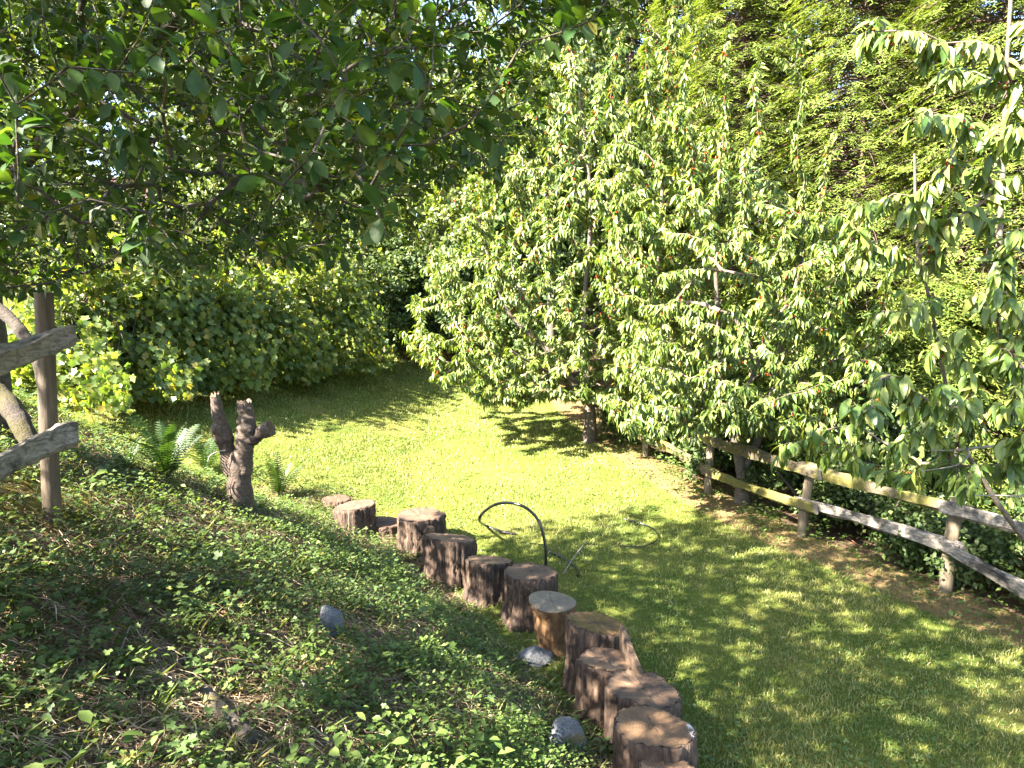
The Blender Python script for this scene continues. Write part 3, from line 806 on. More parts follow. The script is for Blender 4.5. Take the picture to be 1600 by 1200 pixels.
def cherry_tree(base, trunks, trad, tips, label, seed, arch=0.15, size=(0.085, 0.135), spacing=0.055, last=1.1, fruit=0.2, keep=300, r_tip=0.0042, mind=1.0, per=2, thick=0.06, twigs=None, droop=1.0, tmpl=None):
    g = np.random.default_rng(seed)
    root = thing('cherry_tree', base, label, 'tree', 'cherry trees along the fence')
    tr = Acc()
    for pts, (r0, r1) in zip(trunks, trad):
        sp = smooth_path(pts, 30)
        gnarl(tr, sp, (r1 + (r0 - r1) * (1 - np.linspace(0, 1, 30)) ** 2.0) * (1 + 0.35 * np.exp(-np.arange(30) / 2.2) * (pts is trunks[0])), 12, 0.13, 9, seed)
    tr.build('trunk', M['cherry_bark'], root)
    sk = Skel([smooth_path(p, 14) for p in trunks])
    sk.grow(tips, arch, 0.2, g, 0.015, mind)
    a = Acc(); sk.tubes(a, sk.radii(r_tip, 2.4, thick))
    a.build('branches', M['branch_bark'], root)['kind'] = 'stuff'
    P, T, U = along(sk, last, spacing, g)
    ax = np.mean([t[len(t) // 2] for t in trunks], 0)
    LP, LD, LN, LS = hang_leaves(P, T, g, per, size, droop, axis=ax)
    split_leaves(root, tmpl or LEAF_CHERRY, LP, LD, LN, LS, M['cherry_leaf'], M['cherry_leaf_single'], keep=keep)
    fp = fruit_points(P, T, U, g, fruit)
    fruit_mass(root, fp, g.uniform(0.011, 0.0145, len(fp)), M['fruit'])
    if twigs:
        for pts, r in twigs:
            t = Acc(); sp = smooth_path(pts, 14); add_tube(t, sp, np.linspace(r, r * 0.4, 14), 6, 0.08, 2)
            t.build('dead_twig', M['pale_twig'], root)
    return root, sk

# --- the big spreading cherry in the middle
def cherry_middle():
    g = np.random.default_rng(21)
    b = ground_pt(920, 690); x, y, z = b
    trunks = [[(x, y, z - .15), (x + .02, y, z + .5), (x - .05, y + .05, z + 1.2), (x - .1, y + .1, z + 2.4), (x, y + .1, z + 4.2), (x - .2, y + .2, z + 6.0)],
              [(x, y, z + .7), (x - .7, y + .1, z + 1.6), (x - 1.5, y + .3, z + 2.4), (x - 2.0, y + .2, z + 4.0)],
              [(x, y, z + .8), (x + .7, y - .2, z + 1.5), (x + 1.1, y - .1, z + 2.6), (x + 1.3, y + .3, z + 4.6)],
              [(x, y, z + .7), (x - .6, y - .7, z + 1.2), (x - 1.4, y - 1.2, z + 1.7)]]
    trad = [(0.135, 0.03), (0.08, 0.03), (0.075, 0.03), (0.055, 0.02)]
    tips = [ell(520, (x + .1, y - .2, z + 3.6), (3.0, 2.3, 3.4), g),
            ell(420, (x - .3, y + .1, z + 6.4), (2.7, 2.2, 3.0), g),
            ell(330, (x - 1.8, y - .2, z + 2.1), (1.7, 1.8, 1.7), g),
            ell(200, (x + 1.2, y - 1.0, z + 1.9), (1.3, 1.2, 1.2), g),
            ell(150, at(915, 585, y - .9), (1.5, .6, .5), g), ell(90, at(800, 600, y - .5), (1.0, .6, .35), g),
            ell(260, (x - .05, y - 1.7, z + 3.4), (.95, .5, 3.0), g)]
    tips = np.vstack(tips)
    # sweeping low branches towards the lawn at the left
    low = []
    for _ in range(80):
        u = g.uniform(0, 1)
        px = 640 + u * 170 + g.normal(0, 10); py = 560 + u * 60 - g.uniform(0, 60)
        low.append(at(px, py, y + 1.2 - u * 1.8 + g.normal(0, .4)))
    tips = np.vstack([tips[g.random(len(tips)) < .66], low])
    q = proj(tips)
    bx = np.interp(q[:, 1], [-200, 40, 100, 200, 340, 440, 500, 560, 640], [760, 735, 725, 700, 650, 650, 632, 622, 760])
    k = (q[:, 0] > bx) & (q[:, 1] < 645) & (tips[:, 2] > H(tips[:, 0], tips[:, 1]) + 0.35)
    under = (q[:, 1] > 632) & (np.abs(q[:, 0] - 925) < 60)
    cherry_tree(b, trunks, trad, tips[k & ~under], 'wide cherry tree with low drooping branches and short trunk at the lawn edge', 22,
                arch=0.16, spacing=0.055, last=0.95, fruit=0.55, per=8, size=(0.09, 0.15), tmpl=LEAF_CHERRY_LO)
cherry_middle()

# --- the taller cherry with whippy shoots by the fence
def cherry_fence():
    g = np.random.default_rng(31)
    b = ground_pt(1160, 785); x, y, z = b
    trunks = [[(x, y, z - .15), (x - .02, y, z + .4), (x - .18, y, z + 1.0), (x - .35, y, z + 1.8), (x - .5, y - .1, z + 3.2)],
              [(x - .02, y, z + .45), (x + .25, y + .05, z + 1.0), (x + .4, y, z + 1.9), (x + .7, y, z + 3.4)],
              [(x - .1, y, z + .9), (x - .1, y - .3, z + 1.6), (x + .2, y - .5, z + 2.6)]]
    trad = [(0.12, 0.03), (0.07, 0.025), (0.055, 0.02)]
    tips = [ell(230, at(1130, 420, y - .2), (1.75, 1.3, 1.5), g), ell(150, at(1190, 560, y - .3), (1.6, 1.2, .8), g),
            ell(60, at(1040, 560, y - .3), (.8, 1.0, .7), g), ell(110, at(1070, 625, y - .5), (1.15, .6, .42), g), ell(80, at(1230, 640, y - .4), (.9, .6, .45), g), ell(90, at(1080, 655, y - .9), (1.0, .4, .3), g), ell(60, at(1250, 680, y - .8), (.8, .4, .3), g), ell(150, at(1290, 490, y + .1), (1.0, 1.0, 1.3), g), ell(120, at(1015, 330, y + .6), (.9, 1.0, 1.9), g)]
    for px, top, bot in ((1130, 60, 330), (1185, 90, 330), (1225, 40, 330), (1262, 70, 330), (1065, 110, 330), (1110, 200, 400), (1300, 210, 400), (1340, 300, 420), (1010, 60, 330), (1160, 250, 420), (960, 120, 350)):
        Y = y + g.normal(0, .5)
        p0, p1 = at(px + g.normal(0, 12), bot, Y), at(px, top, Y)
        q = np.linspace(0, 1, 5)[:, None]
        tips.append(p0 * (1 - q) + p1 * q + g.normal(0, .08, (5, 3)))
    tips = np.vstack(tips); q = proj(tips)
    k = (q[:, 1] < 690) & ~((q[:, 1] > 668) & (np.abs(q[:, 0] - 1150) < 60)) & (q[:, 0] < 1400)
    cherry_tree(b, trunks, trad, tips[k], 'cherry tree with pale forked trunk and tall upright shoots in front of the cedars', 32,
                arch=0.12, spacing=0.06, last=0.95, fruit=0.42, per=7, size=(0.09, 0.155), droop=1.15, tmpl=LEAF_CHERRY_LO)
cherry_fence()

# --- the near cherry reaching in from the right
def cherry_near():
    g = np.random.default_rng(41)
    x, y = 5.0, 6.05; z = float(H(x, y)); b = (x, y, z)
    s1 = [at(1555, 470, 5.9), at(1560, 400, 5.9), at(1568, 250, 5.9), at(1572, 120, 5.9), at(1582, -40, 5.9), at(1590, -160, 5.9)]
    s2 = [at(1500, 690, 5.6), at(1478, 600, 5.5), at(1455, 480, 5.4), at(1433, 380, 5.4), at(1429, 240, 5.4)]
    trunks = [[(x, y, z - .15), (x, y, z + .6), (x - .05, y, z + 1.5), (x + .05, y + .1, z + 3), (x + .2, y, z + 5)],
              [np.array((x, y, z + 1.0)), np.array((x - .3, y - .05, z + 1.6)), *s1],
              [np.array((x, y, z + .7)), np.array((x - .6, y - .2, z + 1.0)), *s2]]
    trad = [(0.085, 0.03), (0.045, 0.014), (0.030, 0.010)]
    tp = []
    for px, py, Y in ((1360, 60, 5.0), (1400, 55, 4.9), (1440, 90, 4.9), (1480, 120, 5.0), (1510, 60, 4.8), (1550, 70, 4.8), (1470, 190, 4.6), (1440, 170, 4.5), (1500, 180, 4.7),
                      (1520, 200, 4.9), (1545, 240, 4.9), (1500, 260, 5.0), (1560, 215, 4.6), (1590, 200, 4.6), (1480, 270, 4.9), (1450, 310, 4.8), (1420, 330, 4.9), (1370, 310, 5.0), (1340, 325, 5.0), (1310, 335, 5.1),
                      (1390, 380, 5.0), (1420, 400, 4.9), (1450, 350, 4.8), (1480, 390, 4.8), (1540, 340, 4.8), (1580, 350, 4.6), (1590, 420, 4.6), (1550, 430, 4.7),
                      (1430, 480, 5.0), (1460, 470, 4.9), (1400, 490, 5.0), (1510, 460, 4.8), (1550, 500, 4.7), (1590, 520, 4.6), (1580, 560, 4.6), (1540, 570, 4.7), (1500, 560, 4.8),
                      (1420, 590, 4.4), (1390, 610, 4.4), (1360, 640, 4.3), (1330, 660, 4.3), (1440, 560, 4.4), (1480, 540, 4.5),
                      (1560, 620, 4.5), (1590, 640, 4.5), (1530, 650, 4.6), (1570, 690, 4.5), (1540, 720, 4.5), (1510, 750, 4.4), (1580, 740, 4.5), (1600, 700, 4.5), (1460, 640, 4.8), (1430, 680, 4.9),
                      (1480, 610, 4.8), (1590, 470, 4.5), (1600, 590, 4.4), (1550, 130, 4.9), (1590, 110, 4.7), (1600, 30, 4.7), (1590, 280, 4.7), (1290, 690, 5.6), (1250, 700, 6.2), (1330, 715, 5.4), (1385, 728, 5.2), (1425, 742, 5.0), (1350, 690, 5.4), (1410, 700, 5.0), (1450, 730, 4.9), (1500, 690, 4.8),
                      (1560, 540, 4.5), (1530, 610, 4.5), (1500, 640, 4.6), (1470, 690, 4.7), (1590, 680, 4.4), (1220, 715, 6.6), (1290, 720, 6.0), (1400, 760, 5.0), (1470, 760, 4.8), (1540, 770, 4.7)):
        for k_ in range(2):
            tp.append(at(px + g.normal(0, 6 + 22 * k_), py + g.normal(0, 6 + 18 * k_), Y + 0.3 + g.normal(0, .12)))
    tips = np.vstack([np.array(tp), ell(150, (x + 1.2, y - .2, z + 3.4), (1.5, 1.5, 2.4), g)])
    q = proj(tips); k = ~((q[:, 1] > 760) & (q[:, 0] < 1640)); tips = tips[k]
    tw = [([at(1640, 690, 5.4), at(1540, 698, 5.2), at(1500, 703, 5.1), at(1456, 704, 5.0)], 0.013), ([at(1512, 702, 5.1), at(1510, 716, 5.0), at(1490, 728, 5.0), at(1440, 736, 4.95)], 0.009),
          ([at(1640, 772, 5.0), at(1590, 775, 4.9), at(1540, 774, 4.8), at(1490, 776, 4.8)], 0.008)]
    cherry_tree(b, trunks, trad, tips, 'young cherry tree beside the near fence rails with long drooping leaves and bare twigs', 42,
                arch=0.22, spacing=0.05, last=0.42, fruit=0.22, per=4, size=(0.10, 0.165), r_tip=0.0035, mind=0.5, thick=0.03, twigs=tw, keep=300, droop=1.1)
cherry_near()

# --- the plum tree over the camera: branches fill the upper left and shade the bank
def plum():
    g = np.random.default_rng(51)
    b0 = at(-14, 520, 5.7); x, y = b0[0], b0[1]; z = float(H(x, y))
    root = thing('plum_tree', (x, y, z), 'plum tree at the left edge whose dark leafy branches hang over the bank', 'tree')
    trunks = [[(x, y, z - .2), (x, y, z + .6), (x + .02, y - .05, z + 1.4), (x + .05, y - .2, z + 2.2), (x + .3, y - .6, z + 3.2), (x + 1.0, y - 1.4, z + 4.2)],
              [(x + .03, y - .1, z + 1.7), (x + .9, y - .5, z + 2.3), (x + 2.0, y - 1.1, z + 2.75), (x + 3.2, y - 1.9, z + 3.3)],
              [(x + .05, y - .2, z + 2.2), (x + .2, y - 1.3, z + 3.0), (x + .6, y - 2.8, z + 3.8), (x + 1.2, y - 4.5, z + 4.3)]]
    tr = Acc()
    for pts, (r0, r1) in zip(trunks, ((0.125, 0.05), (0.055, 0.03), (0.07, 0.03))):
        sp = smooth_path(pts, 36); gnarl(tr, sp, np.linspace(r0, r1, 36), 16, .14, 8, 4)
    tr.build('trunk', M['plum_bark'], root)
    tips = np.vstack([np.c_[g.uniform(-4.6, 0.9, 20000), g.uniform(1.5, 6.3, 20000), g.uniform(2.9, 5.6, 20000)],
                      ell(PLUM_OVER, (-2.5, 3.0, 5.9), (3.7, 3.6, 1.7), g), ell(380, (-1.3, 1.5, 5.9), (2.3, 2.5, 1.5), g), ell(PLUM_BACK, (-5.6, 0.4, 6.2), (3.2, 3.6, 2.1), g)])
    q = proj(tips)
    bound = np.interp(q[:, 0], [-200, 0, 130, 300, 450, 560, 640, 700, 780, 830, 860, 1000, 1020], [500, 470, 430, 415, 420, 400, 330, 280, 270, 230, 60, 40, -260])
    infront = q[:, 2] > 0.2
    ok = ~infront | (q[:, 1] < bound)
    ok &= np.linalg.norm(tips - np.array([0, 0, 3.0]), axis=1) > 1.75
    ok &= tips[:, 2] > H(tips[:, 0], tips[:, 1]) + 1.25
    ok &= (tips[:, 1] < 6.2)
    nv = 20000
    vis = np.where(ok[:nv] & (q[:nv, 1] > -120) & (q[:nv, 0] > -150))[0][:PLUM_VIS]
    tips = np.vstack([tips[vis], tips[nv:][ok[nv:]]])
    near = np.c_[g.uniform(-1.0, -.15, 900), g.uniform(1.55, 2.3, 900), g.uniform(3.1, 4.0, 900)]; q2 = proj(near)
    near = near[(q2[:, 1] < np.interp(q2[:, 0], [300, 480, 620, 760], [150, 260, 250, 60])) & (q2[:, 1] > -60) & (q2[:, 0] > 330) & (q2[:, 0] < 720)][:70]
    tips = np.vstack([tips, near])
    sk = Skel([smooth_path(p, 16) for p in trunks])
    sk.grow(tips, 0.08, 0.16, g, 0.03, 2.0)
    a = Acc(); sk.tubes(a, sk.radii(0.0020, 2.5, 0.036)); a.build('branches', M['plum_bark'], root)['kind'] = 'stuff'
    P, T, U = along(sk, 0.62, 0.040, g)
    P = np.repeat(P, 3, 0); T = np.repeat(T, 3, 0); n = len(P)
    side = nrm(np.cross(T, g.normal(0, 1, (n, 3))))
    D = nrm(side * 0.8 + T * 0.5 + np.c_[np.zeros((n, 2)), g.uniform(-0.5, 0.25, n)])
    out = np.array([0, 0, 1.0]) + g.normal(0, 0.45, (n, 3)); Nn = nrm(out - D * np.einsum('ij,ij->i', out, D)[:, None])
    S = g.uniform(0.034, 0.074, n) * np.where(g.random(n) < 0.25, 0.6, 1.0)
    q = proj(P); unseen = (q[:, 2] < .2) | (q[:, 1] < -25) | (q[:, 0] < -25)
    S = S * np.where(unseen, 1.55, 1.0)  # leaves out of view are enlarged to cast denser shade below
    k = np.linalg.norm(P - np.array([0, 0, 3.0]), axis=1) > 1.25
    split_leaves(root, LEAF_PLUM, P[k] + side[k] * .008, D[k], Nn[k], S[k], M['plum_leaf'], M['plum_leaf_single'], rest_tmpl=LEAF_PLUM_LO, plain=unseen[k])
    # a few shrivelled brown leaves
    k2 = g.choice(len(P), 140, replace=False)
    acc = Acc(); scatter(acc, LEAF_PLUM, P[k2], np.tile([0.1, 0, -1.0], (140, 1)) + g.normal(0, .2, (140, 3)), g.normal(0, 1, (140, 3)), g.uniform(.03, .055, 140), width=np.full(140, .55))
    o = acc.build('withered_leaves', M['dead_leaf'], root); o['kind'] = 'stuff'
PLUM_VIS, PLUM_OVER, PLUM_BACK = 2600, 980, 620
plum()

# ------------------------------------------------------------------ cedars, firs, broadleaf trees behind
def spray_template(nb=7, flat=0.06):
    """a flat drooping cedar spray: midrib with forked branchlets"""
    V, F = [], []
    def blade(p, d, L, w, dz):
        p = np.array(p, float); d = np.array(d, float); s = np.array([-d[1], d[0], 0]) * w
        q = p + d * L * 0.55 + np.array([0, 0, dz * 0.4]); t = p + d * L + np.array([0, 0, dz])
        i = len(V); V.extend([p, q - s, t, q + s]); F.append((i, i + 1, i + 2)); F.append((i, i + 2, i + 3))
    blade((0, 0, 0), (0, 1.0, 0), 1.0, 0.035, -0.22)
    for k in range(nb):
        y = 0.10 + 0.80 * k / (nb - 1); L = 0.46 * (1 - 0.62 * abs(y - 0.32))
        for sx in (-1, 1):
            d = nrm(np.array([sx * 0.85, 0.62, 0])); p = (0, y, -0.22 * y * y)
            blade(p, d, L, 0.055, -0.07)
            if k < nb - 2:
                m = np.array(p) + d * L * 0.4
                blade(m, nrm(np.array([sx * 0.30, 1.0, 0])), L * 0.52, 0.045, -0.04)
    return np.array(V), np.array(F)
SPRAY = spray_template(6)
SPRAY_CED = spray_template(3)
SPRAY_FAR = spray_template(5)

def conifer(name, base, h, rad, n, label, mat, seed, cat='tree', group=None, size=(0.22, 0.42), tmpl=SPRAY, droop=0.5, low=0.05, shape=0.75, full=True, bare=0.0):
    g = np.random.default_rng(seed)
    x, y, z = base
    root = thing(name, base, label, cat, group)
    t = Acc(); pts = [(x, y, z - .2), (x + .03, y, z + h * .3), (x, y + .04, z + h * .65), (x, y, z + h)]
    add_tube(t, smooth_path(pts, 12), np.linspace(0.012 * h + .03, .012, 12), 10, .06, seed); t.build('trunk', M['cedar_bark'], root)
    # boughs
    nb = int(n / 14); u = (np.arange(nb) + g.random(nb)) / nb
    hh = low + (1 - low) * u ** 1.0
    R = rad * np.clip((1 - hh) ** shape + 0.04, 0, 1) * np.minimum(1.0, 0.72 + hh * 2.2)
    a = np.arange(nb) * 2.39996 + g.normal(0, .3, nb)
    if not full:   # only the side towards the garden carries the outer sprays in view, the far side is thinner
        pass
    P, D, Nn, S = [], [], [], []
    bb = Acc()
    for i in range(nb):
        L = R[i] * g.uniform(0.72, 1.12)
        dirv = np.array([math.cos(a[i]), math.sin(a[i]), 0])
        q = np.linspace(0, 1, 6)[:, None]
        p0 = np.array([x, y, z + h * hh[i]])
        pts = p0 + dirv * L * q + np.array([0, 0, 1]) * (0.16 * L * q - droop * L * q * q)
        V, F = tube(pts, np.linspace(.008 + .006 * L, .003, 6), 3); bb.add(V, F)
        m = 14; s = g.uniform(0.30, 1.0, m) ** 0.7
        pp = np.stack([np.interp(s, q[:, 0], pts[:, k]) for k in range(3)], 1)
        sd = np.array([-dirv[1], dirv[0], 0])
        lat = g.uniform(-1, 1, m)
        P.append(pp + sd * (lat * 0.16 * L)[:, None] + g.normal(0, .04, (m, 3)))
        D.append(nrm(dirv * g.uniform(.5, 1.1, m)[:, None] + sd * (lat * 0.8)[:, None] + np.c_[np.zeros((m, 2)), -droop * g.uniform(0.2, 1.3, m)]))
        Nn.append(np.array([0, 0, 1.0]) + dirv * g.uniform(0, .9, m)[:, None] + g.normal(0, .22, (m, 3)))
        S.append(g.uniform(*size, m))
    bb.build('branches', M['cedar_bark'], root)['kind'] = 'stuff'
    acc = Acc(); scatter(acc, tmpl, np.vstack(P), np.vstack(D), np.vstack(Nn), np.concatenate(S))
    o = acc.build('foliage', M[mat], root); o['kind'] = 'stuff'
    return root

CED = [((4.9, 15.6), 11.5, 2.5, 'cedar closest behind the two fence cherries, pale yellow green feathery sprays'),
       ((6.8, 14.2), 12.5, 2.6, 'tall yellow green cedar in the middle of the hedge row'),
       ((8.2, 12.3), 12.0, 2.5, 'bushy cedar behind the right fence, its bright sprays seen through the near cherry'),
       ((9.2, 10.0), 11.5, 2.4, 'cedar at the right end of the hedge row, partly hidden by the near cherry'),
       ((9.3, 18.6), 15.0, 2.9, 'cedar standing in the second row, seen between the two nearest cedars'),
       ((6.3, 10.6), 3.4, 1.5, 'low young cedar close behind the fence rails'),
       ((4.9, 12.4), 4.4, 1.5, 'low bushy cedar behind the pale forked cherry trunk'),
       ((7.8, 8.3), 4.8, 1.5, 'small cedar at the right edge behind the last fence post'),
       ((4.3, 18.6), 10.5, 2.3, 'cedar at the far end of the hedge row behind the wide cherry')]
def copy_tree(src, loc, label, scale, rot):
    """a copy of a tree and of each of its parts; mesh data is shared"""
    r = src.copy(); COL.objects.link(r); r.location = loc; r.scale = scale; r.rotation_euler = (0, 0, rot); r['label'] = label
    for ch in list(src.children):
        k = ch.copy(); COL.objects.link(k); k.parent = r
    return r
def conifers(name, rows, n, mat, seed, group, **kw):
    protos = []
    for i, (p, h, r, lb) in enumerate(rows):
        loc = (p[0], p[1], float(H(*p)))
        small = h < 6
        src = [q for q in protos if q[3] == small]
        if len(src) < (1 if small else 2):
            protos.append((conifer(name, loc, h, r, n if not small else int(n * .38), lb, mat, seed + i, group=group, **kw), h, r, small))
        else:
            s, h0, r0, _ = src[i % len(src)]
            copy_tree(s, loc, lb, (r / r0, r / r0, h / h0), 1.3 * i)
conifers('cedar_tree', CED, 13500, 'cedar_spray', 60, 'yellow green cedars behind the fence', droop=0.42, size=(0.15, 0.34), tmpl=SPRAY_CED, shape=0.5)

FIR = [((9.5, 27.0), 19, 3.0, 'dark fir against the sky at the top, between the cherry and the cedars'),
       ((13.0, 23.0), 17, 2.8, 'grey green fir with drooping boughs above the cedar row'),
       ((17.5, 21.0), 17, 2.8, 'grey green fir rising behind the top right corner'),
       ((4.8, 30.0), 20, 3.0, 'tall fir behind the wide cherry, mostly hidden')]
conifers('fir_tree', FIR, 2400, 'fir_spray', 80, 'dark firs in the far wood', size=(0.5, 0.9), tmpl=SPRAY_FAR, droop=0.62)

def broadleaf(name, base, h, rad, nl, label, mat, seed, group, size=(0.13, 0.21), low=0.25, cat='tree', ntips=90, stems=1, leaf=LEAF_FLAT):
    g = np.random.default_rng(seed)
    x, y, z = base
    root = thing(name, base, label, cat, group)
    trunks = []
    for k in range(stems):
        a = g.uniform(0, 6.28); o = 0.0 if stems == 1 else 0.35 * rad
        trunks.append(smooth_path([(x, y, z - .15), (x + .2 * o * math.cos(a), y + .2 * o * math.sin(a), z + h * .3), (x + o * math.cos(a) + g.normal(0, .1), y + o * math.sin(a), z + h * .8)], 12))
    t = Acc()
    for p in trunks: add_tube(t, p, np.linspace(.016 * h + .012, .012, 12), 8, .06, seed)
    t.build('trunk' if stems == 1 else 'stems', M['cherry_bark'], root)
    sk = Skel(trunks)
    # uneven crown: several lobes of different size round the trunk
    tips = []
    for k in range(9):
        c = np.array([x, y, z + h * (low + (1 - low) * g.uniform(.15, .85))]) + np.array([*(nrm(g.normal(0, 1, 2)) * rad * g.uniform(.2, .62)), 0])
        rr = rad * g.uniform(.38, .62)
        tips.append(ell(ntips // 9 + 1, c, (rr, rr, rr * max(.8, .28 * h / rad)), g, 0.7))
    tips = np.vstack(tips); tips = tips[tips[:, 2] > H(tips[:, 0], tips[:, 1]) + .1]
    sk.grow(tips, .08, .35, g, .03, h * low * .7)
    a = Acc(); sk.tubes(a, sk.radii(.004, 2.4, .09)); a.build('branches', M['branch_bark'], root)['kind'] = 'stuff'
    P, T, U = along(sk, 1.2, .08, g)
    idx = g.integers(0, len(P), nl); P = P[idx] + g.normal(0, .11, (nl, 3)) * (rad / 2.0) ** .5; n = nl
    D = nrm(g.normal(0, 1, (n, 3)) + np.array([0, 0, -.5]))
    out = nrm(P - np.array([x, y, z + h * .5])) * .8 + np.array([0, 0, .6]) + g.normal(0, .5, (n, 3))
    acc = Acc(); scatter(acc, leaf, P, D, nrm(out - D * np.einsum('ij,ij->i', out, D)[:, None]), g.uniform(*size, n))
    o = acc.build('foliage', M[mat], root); o['kind'] = 'stuff'
    return root

BACK = [((0.9, 16.2), 8.6, 2.3, 'dark_leaf', 'shaded leafy tree standing close behind the wide cherry'),
        ((2.7, 16.6), 7.6, 2.0, 'dark_leaf', 'shaded leafy tree between the wide cherry and the first cedar'),
        ((0.2, 23.0), 7.0, 2.6, 'back_leaf', 'low bright tree filling the gap behind the wide cherry'),
        ((-7.5, 28.0), 13, 3.6, 'back_leaf', 'tall bright tree behind the middle of the plum branches'),
        ((-22.0, 26.0), 13, 4.2, 'dark_leaf', 'dark leafy tree behind the plum trunk at the far left'),
        ((-1.2, 24.0), 9.5, 2.9, 'back_leaf', 'light green tree rising behind the gap at the lawn end'),
        ((-5.2, 25.0), 12, 3.4, 'back_leaf', 'bright leafy tree behind the plum branches, left of the lawn end'),
        ((-9.5, 24.0), 11, 3.4, 'back_leaf', 'bright leafy tree beside the red roofed shed'),
        ((-15.5, 25.0), 11, 3.4, 'back_leaf', 'leafy tree at the far left behind the plum trunk'),
        ((1.8, 26.0), 11.5, 3.0, 'back_leaf', 'pale tree whose top shows above the wide cherry'),
        ((-3.0, 31.0), 13, 3.6, 'back_leaf', 'tall far tree beside the small patch of sky'),
        ((-19.0, 17.0), 9, 3.2, 'back_leaf', 'leafy tree at the left beyond the fence post'),
        ((-12.0, 32.0), 14, 4.2, 'dark_leaf', 'dark tall tree far behind the shed'),
        ((6.5, 21.0), 9, 2.6, 'back_leaf', 'green tree between the wide cherry and the cedar row')]
BP = {}
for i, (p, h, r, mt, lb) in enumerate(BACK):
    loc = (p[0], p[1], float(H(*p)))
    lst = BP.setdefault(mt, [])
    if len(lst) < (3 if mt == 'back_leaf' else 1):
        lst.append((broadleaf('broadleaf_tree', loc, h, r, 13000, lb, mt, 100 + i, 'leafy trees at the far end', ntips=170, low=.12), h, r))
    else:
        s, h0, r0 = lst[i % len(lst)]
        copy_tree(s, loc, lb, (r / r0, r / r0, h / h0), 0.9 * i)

SHR = [((-3.3, 18.6), 2.6, 1.3, 'dark_leaf', 'dark shrub closing the lawn end beside the last grapevine'),
       ((-2.0, 18.9), 3.2, 1.4, 'dark_leaf', 'taller dark shrub between the grapevines and the wide cherry'),
       ((-6.0, 23.5), 5.0, 2.4, 'back_leaf', 'bright shrub in front of the tall trees behind the vines'),
       ((-13.5, 21.5), 3.2, 2.2, 'back_leaf', 'low sunlit shrub in front of the red roofed shed'),
       ((-9.0, 17.0), 2.8, 1.8, 'back_leaf', 'sunlit leafy shrub close behind the grapevines'),
       ((-2.9, 21.0), 3.6, 1.5, 'dark_leaf', 'dark shaded shrub in the gap at the end of the lawn'),
       ((-1.4, 20.0), 3.2, 1.4, 'dark_leaf', 'dark shrub behind the heap of red brown brush'),
       ((0.4, 17.5), 2.6, 1.2, 'dark_leaf', 'shrub under the wide cherry behind its low branches'),
       ((-4.6, 21.5), 4.6, 1.8, 'back_leaf', 'light green shrub behind the end of the grapevines'),
       ((-7.4, 20.5), 4.6, 2.0, 'back_leaf', 'light green shrub behind the grapevines, below the plum branches'),
       ((-11.0, 18.5), 3.6, 2.0, 'back_leaf', 'sunlit shrub behind the left end of the grapevines'),
       ((2.7, 14.2), 1.9, 1.1, 'dark_leaf', 'low dark shrub behind the wide cherry trunk'),
       ((3.4, 11.8), 1.6, 1.0, 'dark_leaf', 'low dark shrub behind the pale forked trunk')]
SP = {}
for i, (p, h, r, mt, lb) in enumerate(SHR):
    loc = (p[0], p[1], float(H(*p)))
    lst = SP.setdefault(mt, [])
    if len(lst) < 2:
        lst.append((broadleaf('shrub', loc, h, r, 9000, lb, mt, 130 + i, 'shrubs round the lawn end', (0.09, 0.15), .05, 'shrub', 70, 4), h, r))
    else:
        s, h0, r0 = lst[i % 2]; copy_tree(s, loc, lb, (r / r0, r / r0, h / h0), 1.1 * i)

# brambles under and behind the right fence, one plant per gap
BRM = [((2.55, 12.9), 'dark bramble at the far end of the fence under the wide cherry'),
       ((3.25, 10.9), 'dark bramble left of the pale forked trunk, low behind the fence'),
       ((3.9, 9.35), 'dark bramble between the forked trunk and the mossy fence post'),
       ((4.5, 8.5), 'dark bramble right of the mossy fence post below the rails'),
       ((5.1, 7.75), 'dark bramble left of the thick pale fence post below the rails'),
       ((5.7, 6.9), 'dark bramble right of the thick pale fence post'),
       ((6.35, 5.9), 'dark bramble at the right edge below the last rail'),
       ((5.4, 9.4), 'taller dark bramble in the shade behind the mossy rails'),
       ((6.6, 7.6), 'taller dark bramble in the shade behind the grey rails')]
BR = []
for i, (p, lb) in enumerate(BRM):
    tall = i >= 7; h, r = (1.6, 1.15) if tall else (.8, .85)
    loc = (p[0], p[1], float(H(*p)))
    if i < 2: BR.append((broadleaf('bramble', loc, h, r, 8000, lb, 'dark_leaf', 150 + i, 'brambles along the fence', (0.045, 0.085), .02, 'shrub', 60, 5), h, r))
    else:
        s, h0, r0 = BR[i % 2]; copy_tree(s, loc, lb, (r / r0, r / r0, h / h0), 1.7 * i)

